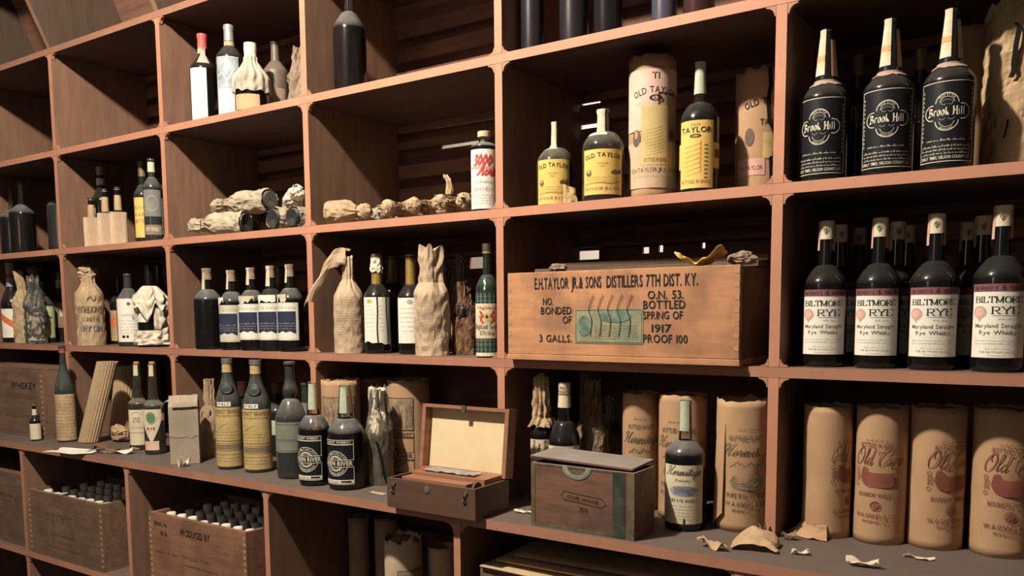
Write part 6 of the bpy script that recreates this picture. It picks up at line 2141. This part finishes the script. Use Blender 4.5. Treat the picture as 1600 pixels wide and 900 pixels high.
wrapped('dim small wrapped bottle with a knotted top in the dark, right of the bunched wrap', 956, 650, 36, ZT, 0.26, top=622, mat=P_CLOTHDUST, seed=188, bunch=0.6)


def hermitage_print(wall, r, h, dy=0.0):
    a = Art(cyl_map(r, h * .5), wall)
    a.fine(-r * .45, r * .45, h * .285, h * .012, INK_SOFT, 3)
    a.text('BOTTLED IN BOND', 0, h * .205, h * .036, INK_SOFT, r * 1.45, 0.006)
    a.strokes('Hermitage', SCRIPT, 0, h * .085, h * .04, 0.0019, INK_SOFT, 'script', shear=0.5, width=r * 2.1, thin=0.3)
    sk = flat('sepia_ink', (0.2, 0.15, 0.11), 0.8)
    for k in range(9):
        x = r * (-.7 + .17 * k)
        a.line([(x, h * (.0 + .012 * (k % 3))), (x + r * .14, h * (.015 + .012 * ((k * 2) % 3))), (x + r * .26, h * (.002 + .01 * (k % 2)))], 0.0022, sk, 'landscape')
    a.disc(0, -h * .115, r * .68, h * .062, paper('sepia_picture', (0.3, 0.23, 0.16), 0.5, (0.15, 0.12, 0.09), 0.8, 55), 'picture', 0.0003)
    for k in range(8):
        y = h * (-.165 + .013 * k)
        a.line([(-r * .6, y), (-r * .2, y + h * .01 * (k % 3)), (r * .2, y - h * .006), (r * .6, y + h * .008)], 0.0013, sk, 'picture_drawing')
    a.text('PURE RYE WHISKEY', 0, -h * .235, h * .035, INK_SOFT, r * 1.6, 0.006)
    a.text('W.A.GAINES & CO.', 0, -h * .30, h * .034, INK_SOFT, r * 1.7, 0.006, name='maker')
    a.text('FRANKFORT, KY.', 0, -h * .345, h * .024, INK_SOFT, r * 1.1, 0.006, name='maker_town')
    a.build()


GH = 'script-printed rye tubes'
for (u, v, wp, y, vb, tp, seed, face, rag, lab) in ((1001, 680, 57, 0.10, None, 613, 190, 2, 0.006, 'tan rye tube with script lettering, leftmost of three, behind the cigar box'),
                                                     (1067, 680, 76, 0.078, None, 615, 193, -12, 0.004, 'tan rye tube with script lettering, middle of three, behind the dark rye bottle'),
                                                     (1160, 720, 82, None, 833, 623, 196, 12, 0.008, 'tan rye tube with script lettering and torn foot, rightmost of three by the divider')):
    root, r, h, wall = tube(lab, u, v, wp, ZT, y, vb=vb, top=tp, mat=P_TUBE, seed=seed, face=face, rag=rag, lumps=0.003 if vb else 0.0015, group=GH, cap=(vb is None))
    hermitage_print(wall, r, h)
    if vb:
        def fn(s, t_, r=r, h=h):
            aa = -pi / 2 - 1.45 + 0.55 * s
            R = r + 0.002 + 0.006 * (1 - t_)
            return Vector((R * cos(aa), R * sin(aa), h * (0.02 + 0.12 * s * (1 - t_) + 0.8 * t_)))
        MB().grid(fn, 8, 14).build('peeling_wrapper', P_TUBE, root, False, solid=0.0005)
b = Bottle('rye_bottle', 'dark rye bottle with cream script label and green neck strip beside the cigar box', 'bottle', 1070, 760, 63, ZT, vb=832, top=625, ut=1071, face=-6, glass=G_CLEARD, liquid=L_DARK, level=0.635, seg=48, bt=0.575, se=0.69, nr=0.33, mix=0.3, taper=0.85, lip=0.03, lipw=1.1)
b.strip(0.765, 0.995, -8, 88, P_STAMP)
a = b.label(0.06, 0.515, 128, P_AGED, 'label')
W_, H = a.w, a.h
a.strokes('Hermitage', SCRIPT, 0, H * .33, H * .065, 0.0017, INK_SOFT, 'script', shear=0.55, width=W_ * .82, thin=.4)
a.text('Kentucky', 0, H * .22, H * .05, INK_SOFT, W_ * .32, shear=.2)
a.disc(W_ * .03, H * .06, W_ * .33, H * .09, paper('blue_picture', (0.3, 0.3, 0.33), 0.5, (0.5, 0.45, 0.38), 0.8, 60), 'picture', 0.0003)
for k in range(6):
    a.line([(-W_ * .22, H * (.0 + .025 * k)), (0, H * (.015 + .025 * k)), (W_ * .28, H * (-.005 + .025 * k))], 0.0012, INK_BLUE, 'picture_drawing')
a.text('PURE RYE WHISKY', 0, -H * .13, H * .055, INK_SOFT, W_ * .66, 0.008)
for k in range(5):
    a.fine(-W_ * .3, W_ * .3, -H * (.2 + .055 * k), H * .02, INK_GREY, k)
a.polys([(W_ * .02, -H * .5), (W_ * .06, -H * .5), (W_ * .06, -H * .4), (W_ * .02, -H * .4)], [(0, 1, 2, 3)], INK, 'tear')
a.build()

gx0, gx1, gy0, gy1, gh = 0.199, 0.4425, -0.1760, -0.078, 0.1375
cig = empty('cigar_box', ((gx0 + gx1) / 2, (gy0 + gy1) / 2, ZT), 0.0, 'old wooden cigar box with loose dusty lid and green paper edging, on the counter', 'cigar box')
hx, hy = (gx1 - gx0) / 2, (gy1 - gy0) / 2
t = 0.006
mb = MB()
mb.box((-hx, -hy, 0), (hx, hy, t))
mb.box((-hx, -hy, t), (hx, -hy + t, gh))
mb.box((-hx, hy - t, t), (hx, hy, gh))
mb.box((-hx, -hy + t, t), (-hx + t, hy - t, gh))
mb.box((hx - t, -hy + t, t), (hx, hy - t, gh))
bd = mb.build('box_body', W_CIGAR, cig)
mb = MB()
LM = Matrix.Translation((-0.006, 0.004, gh + 0.008)) @ Matrix.Rotation(radians(1.4), 4, 'Y') @ Matrix.Rotation(radians(2.2), 4, 'X')
mb.box((-hx, -hy, 0.0), (hx, hy + 0.006, 0.005), LM)
mb.build('lid', W_CIGAR, cig, bevel=0.0008)
P_EDGEG = paper('dark_green_edging', (0.035, 0.045, 0.036), 0.4, (0.1, 0.08, 0.055), 0.8, 30)
MB().box((hx - 0.048, -hy - 0.0008, 0.002), (hx - 0.020, -hy - 0.0002, gh - 0.002)).build('green_band', P_EDGEG, cig)
P_EDGET = paper('worn_tan_edging', (0.15, 0.11, 0.07), 0.45, (0.05, 0.045, 0.035), 0.8, 30)
for nm, bx in (('edge_paper', ((-hx - 0.0006, -hy - 0.001, 0), (-hx + 0.010, -hy - 0.0003, gh))), ('edge_paper', ((hx - 0.014, -hy - 0.001, 0), (hx + 0.0006, -hy - 0.0003, gh))), ('edge_paper', ((-hx + .01, -hy - 0.001, 0), (hx - .048, -hy - 0.0003, 0.007))), ('edge_paper', ((-hx + .01, -hy - 0.001, gh - 0.004), (hx - .048, -hy - 0.0003, gh)))):
    MB().box(*bx).build(nm, P_EDGET, cig)
a = Art(plane_map((-0.016, -hy - 0.0004, gh / 2), (1, 0, 0), (0, 0, 1), (0, -1, 0)), cig)
a.ring(0.006, gh * .5, 0.034, 0.026, 0.009, paper('worn_seal_paper', (0.28, 0.31, 0.22), 0.3, (0.2, 0.2, 0.14), 0.8, 40), 'seal_stamp', 0.0006, pi, 2 * pi)
a.ring(0.006, gh * .5, 0.031, 0.023, 0.001, INK_TEAL, 'seal_print', 0.0009, pi, 2 * pi)
a.build()
a = Art(plane_map((0.004, -hy - 0.0002, gh * .52), (1, 0, -0.08), (0.08, 0, 1), (0, -1, 0)), bd)
INKB = flat('burnt_brown_ink', (0.07, 0.035, 0.025), 0.8)
fr = [(-.052, 0), (-.045, .009), (.045, .009), (.056, 0), (.045, -.009), (-.045, -.009), (-.052, 0)]
a.line(fr, 0.0014, INKB, 'branded_frame', smooth=False, thin=1)
a.text('CLUB HOUSE', 0, -.0035, .007, INKB, .075, .008)
a.text('100', .005, -.026, .009, INKB, .018, .004)
a.build()

# paper litter on the counter, right
def place_scrap(u, v, lab, sx, sy, mat, seed, rz, lift):
    q = on_counter(u, v)
    return scrap('paper_scrap', lab, (q.x, q.y, ZT), sx, sy, mat, seed, rz, lift)


def fn(s, t_):
    x, y = (s - .5), (t_ - .5)
    e = 1 + .2 * noise.noise(Vector((s * 3, t_ * 3, 5)))
    return Vector((0.085 * x * e, 0.06 * y * e, max(0.001, 0.030 * (1 - 3.2 * x * x) * (0.5 + t_ * .6) + .006 * noise.noise(Vector((s * 4, t_ * 4, 1))))))
o = MB().grid(fn, 14, 10).build('paper_scrap', P_KRAFT, None, False, solid=0.0007)
q = on_counter(1180, 856)
o.location = (q.x, q.y, ZT + 0.001)
o.rotation_euler = (0, 0, 0.15)
tag(o, 'large folded piece of tan paper at the foot of the right script-printed tube', 'paper scrap')
place_scrap(1114, 857, 'small curled tan scrap on the counter in front of the dark rye bottle', 0.055, 0.022, P_KRAFT, 13.1, -0.2, 0.02)
place_scrap(1250, 866, 'thin pale scrap on the counter under the right divider', 0.03, 0.015, P_TISSUE, 17.3, 0.4, 0.010)
place_scrap(1190, 840, 'small upright tan scrap against the right divider', 0.02, 0.012, P_KRAFT, 19.4, 0.3, 0.030)
place_scrap(1348, 885, 'bright torn paper scrap near the counter front, right', 0.05, 0.018, P_AGED, 23.2, 0.1, 0.016)
place_scrap(1435, 873, 'pale scrap under the foot of the third crow tube, counter right'.replace('crow ', 'red-printed '), 0.045, 0.012, P_AGED, 29.9, -0.1, 0.006)
place_scrap(820, 801, 'pale paper sliver between the wooden case and the cigar box', 0.04, 0.02, P_TISSUE, 31.3, 0.0, 0.008)
place_scrap(1232, 843, 'dark curled scrap in the corner by the right divider and first red-printed tube', 0.025, 0.014, P_CLOTHDUST, 37.1, 0.2, 0.02)
place_scrap(590, 771, 'flat tan flake on the counter front between black label and wooden case', 0.05, 0.012, P_KRAFT, 41.7, -0.1, 0.004)


# F: red-printed bourbon tubes
def crow(label, u, v, wp, vb, tp, seed, face):
    root, r, h, wall = tube(label, u, v, wp, ZT, None, vb=vb, top=tp, mat=P_TUBE, seed=seed, face=face, rag=0.005, lumps=0.0015, group='red-printed bourbon tubes')
    a = Art(cyl_map(r + .0006, h * .5), wall)
    a.fine(-r * .42, r * .42, h * .262, h * .012, INK_RED, 4)
    a.text('BOTTLED IN BOND', 0, h * .215, h * .032, INK_RED, r * 1.3, 0.003)
    a.strokes('Old Crow', SCRIPT, r * .05, h * .085, h * .053, 0.0018, INK_RED, 'script', shear=0.45, width=r * 2.0, thin=.28)
    IE = paper('dark_red_emblem', (0.26, 0.085, 0.06), 0.3, (0.34, 0.13, 0.08), 0.8, 30)
    X0, Y0 = -r * .62, -h * .035
    out = [(-.02, .2), (.0, .55), (.1, .72), (.26, .74), (.36, .6), (.36, .47), (.7, .45), (1.42, .47), (1.42, -.1), (1.3, -.24), (1.05, -.3), (.4, -.32), (.15, -.2), (.03, 0)]
    pts = [(X0 + r * .92 * p[0], Y0 + h * .14 * p[1]) for p in out]
    cols = 18
    xs_ = [min(p[0] for p in pts) + (max(p[0] for p in pts) - min(p[0] for p in pts)) * k / cols for k in range(cols + 1)]
    P = []
    for x_ in xs_:
        ys = []
        for p, q_ in zip(pts, pts[1:] + pts[:1]):
            if (p[0] - x_) * (q_[0] - x_) <= 0 and p[0] != q_[0]:
                ys.append(p[1] + (q_[1] - p[1]) * (x_ - p[0]) / (q_[0] - p[0]))
        ys = ys or [Y0]
        P += [(x_, min(ys)), (x_, max(ys))]
    a.polys(P, [(2 * k, 2 * k + 2, 2 * k + 3, 2 * k + 1) for k in range(cols)], IE, 'emblem', 0.0004)
    for s in (-1, 1):
        for k in range(5):
            a.line([(s * r * .78 - r * .09, h * (.02 - .014 * k)), (s * r * .78, h * (.028 - .014 * k)), (s * r * .78 + r * .09, h * (.016 - .014 * k))], 0.0018, INK_RED, 'filigree_left' if s < 0 else 'filigree_right')
        a.ring(s * r * .82, h * .045, .004, .004, .001, INK_RED, 'filigree_left' if s < 0 else 'filigree_right')
        a.ring(s * r * .82, -h * .065, .004, .004, .001, INK_RED, 'filigree_left' if s < 0 else 'filigree_right')
    a.text('BOURBON WHISKEY', 0, -h * .15, h * .03, INK_RED, r * 1.45, 0.005, name='type_lettering')
    a.ring(0, -h * .215, h * .036, h * .036, .0016, INK_RED, 'round_seal')
    a.disc(0, -h * .215, h * .024, h * .024, IE, 'round_seal')
    a.text('W.A.GAINES & CO.', 0, -h * .305, h * .032, INK_RED, r * 1.65, 0.005, name='maker')
    a.text('FRANKFORT, KY.', 0, -h * .345, h * .022, INK_RED, r * 1.0, 0.004, name='maker_town')
    a.build()
    return root, r, h


root, r, h = crow('red-printed bourbon tube with bunched foot, first of four by the divider', 1292, 750, 76, 842, 632, 201, 60)
def fn(s, t_):
    aa = -pi / 2 - 2.5 + 1.5 * s
    R = r + 0.002 + 0.022 * (1 - t_) ** 2 + 0.004 * noise.noise(Vector((s * 5, t_ * 4, 3)))
    return Vector((R * cos(aa), R * sin(aa), 0.001 + h * 0.10 * t_ + 0.008 * max(0, noise.noise(Vector((s * 6, 0, 4)))) * (1 - t_)))
MB().grid(fn, 16, 6).build('flared_foot', P_TUBE, root, False, solid=0.0005)
crow('red-printed bourbon tube, second of four', 1376, 750, 82, 852, 634, 204, -10)
crow('red-printed bourbon tube, third of four', 1463, 750, 89, 860, 634, 207, 32)
crow('red-printed bourbon tube at the right edge of the picture, last of four', 1567, 750, 101, 873, 636, 210, 16)

# ================================================================== LOWER SHELF
def crated(c, hx, hy, ztop, nx, ny, group, label, seed):
    rnd = random.Random(seed)
    px, py = (2 * hx - 0.034) / nx, (2 * hy - 0.034) / ny
    r = min(px, py) * 0.43
    first = None
    for j in range(ny):
        for i in range(nx):
            x = c.location.x - hx + 0.017 + px * (i + .5)
            y = c.location.y - hy + 0.017 + py * (j + .5)
            if first is None:
                hh = ztop
                root = empty('crated_bottle', (x, y, c.location.z + 0.0125), 0, label, 'bottle', group)
                MB().lathe(bottle_profile(hh, r, 0.6, 0.76, 0.45, 0.5), 14).build('body', G_GREEN, root, 'auto')
                MB().lathe([(r * .6, hh * .86), (r * .64, hh - .002), (r * .56, hh + .0008), (0.0005, hh + .001)], 12).build('cap', P_WHITE, root, 'auto')
                first = root
            else:
                o = copy_tree(first)
                o.location = (x, y, c.location.z + 0.0125)
                o.scale.z = rnd.uniform(0.965, 1.0)


c, a, hx, hy = crate_box('dark wooden crate full of bottles on the lower shelf, middle of three at left', -1.968, -1.492, -0.180, 0.12, ZB, 0.232, W_CRATE_DARK, W_EDGE)
a.text('OLD RYE', -.06, 0.02, 0.02, INK_SOFT, 0.12, 0.01)
a.frame(-.12, -.075, .10, .045, .002, INK_SOFT)
a.fine(-.09, .07, -.03, .01, INK_SOFT, 4)
a.build()
crated(c, hx, hy, 0.212, 8, 4, 'bottles in the middle crate', 'capped bottle packed in the middle lower crate, only its pale top showing', 1)
c, a, hx, hy = crate_box('reddish stencilled crate full of bottles on the lower shelf, right of three', -1.222, -0.757, -0.180, 0.12, ZB, 0.244, W_CRATE_RED, W_EDGE)
a.text('SERIAL No.', -.17, 0.085, 0.012, INK, 0.07, 0.01, name='stencil_left')
a.text('W.A.', -.155, 0.055, 0.014, INK, 0.04, 0.01, name='stencil_initials')
a.text('PRODUCED BY', 0.0, 0.07, 0.02, INK, 0.14, 0.012, name='stencil_right')
a.text('DISTILLED FROM', .0, -0.0, 0.01, INK_SOFT, 0.13, name='stencil_line')
a.frame(-.07, -.115, .10, -.02, .0016, INK_SOFT)
a.fine(-.2, -.09, 0.0, .012, INK_SOFT, 8)
a.build()
crated(c, hx, hy, 0.224, 8, 4, 'bottles in the reddish crate', 'capped bottle packed in the reddish lower crate, only its pale top showing', 2)
c, a, hx, hy = crate_box('dark wooden crate on the lower shelf at the left edge of the picture', -2.55, -2.005, -0.165, 0.15, ZB, 0.262, W_CRATE_DARK, W_EDGE)
a.fine(.05, .2, .05, .02, INK_SOFT, 3)
a.build()
MB().box((-hx, -hy + 0.001, 0.2625), (hx, hy, 0.272)).build('lid', W_CRATE_DARK, c)

root, r, h, wall = tube('cream tube with torn rim and brown picture under the counter', 630, 870, 60, ZB, -0.06, top=838, mat=P_TUBE_PALE, seed=220, face=0, rag=0.016, lumps=0.003)
a = Art(cyl_map(r + .002, h * .5), wall)
a.rect(-r * .3, h * .0, r * 1.1, h * .22, paper('brown_picture', (0.36, 0.26, 0.16), 0.5), 'picture', 0.0003)
a.frame(-r * .3, h * .0, r * 1.1, h * .22, 0.0016, INK)
for k in range(5):
    a.line([(r * (-.2 + .25 * k), h * .02), (r * (-.1 + .25 * k), h * (.08 + .02 * (k % 3))), (r * (-.15 + .25 * k), h * .17)], .0025, INK_SOFT, 'picture_drawing')
a.build()
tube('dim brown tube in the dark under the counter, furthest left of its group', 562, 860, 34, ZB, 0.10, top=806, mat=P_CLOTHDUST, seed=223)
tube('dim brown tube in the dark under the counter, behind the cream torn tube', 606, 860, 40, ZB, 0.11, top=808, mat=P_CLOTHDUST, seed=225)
tube('tan tube under the counter tucked against the divider, right of the cream tube', 690, 870, 44, ZB, 0.02, top=852, mat=P_TUBE_PALE, seed=228, cap=False)

c, a, hx, hy = crate_box('dark crate under the counter carrying flat cardboard sheets', 0.04, 0.60, -0.15, 0.30, ZB, 0.262, W_CRATE_DARK, W_EDGE)
a.build()
MB().box((-hx, -hy + 0.001, 0.2625), (hx, hy, 0.271)).build('lid', W_CRATE_DARK, c)
for k, (x0, x1, y0, y1, rz, lab) in enumerate(((0.05, 0.50, -0.165, 0.20, -0.03, 'lowest flat cardboard sheet on the crate under the counter'), (0.07, 0.55, -0.13, 0.22, 0.02, 'middle flat cardboard sheet on the crate under the counter'), (0.10, 0.56, -0.10, 0.24, 0.04, 'topmost flat cardboard sheet on the crate under the counter'))):
    def fn(s, t_):
        return Vector(((x1 - x0) * (s - .5), (y1 - y0) * (t_ - .5), 0.0025 * (1 + sin(s * 7 + k) * sin(t_ * 4))))
    o = MB().grid(fn, 16, 10).build('cardboard_sheet', P_CORR, None, True)
    md = o.modifiers.new('solid', 'SOLIDIFY')
    md.thickness = 0.0035
    md.offset = 1
    o.location = ((x0 + x1) / 2, (y0 + y1) / 2, ZB + 0.2750 + 0.0095 * k)
    o.rotation_euler = (0, 0, rz)
    tag(o, lab, 'cardboard')
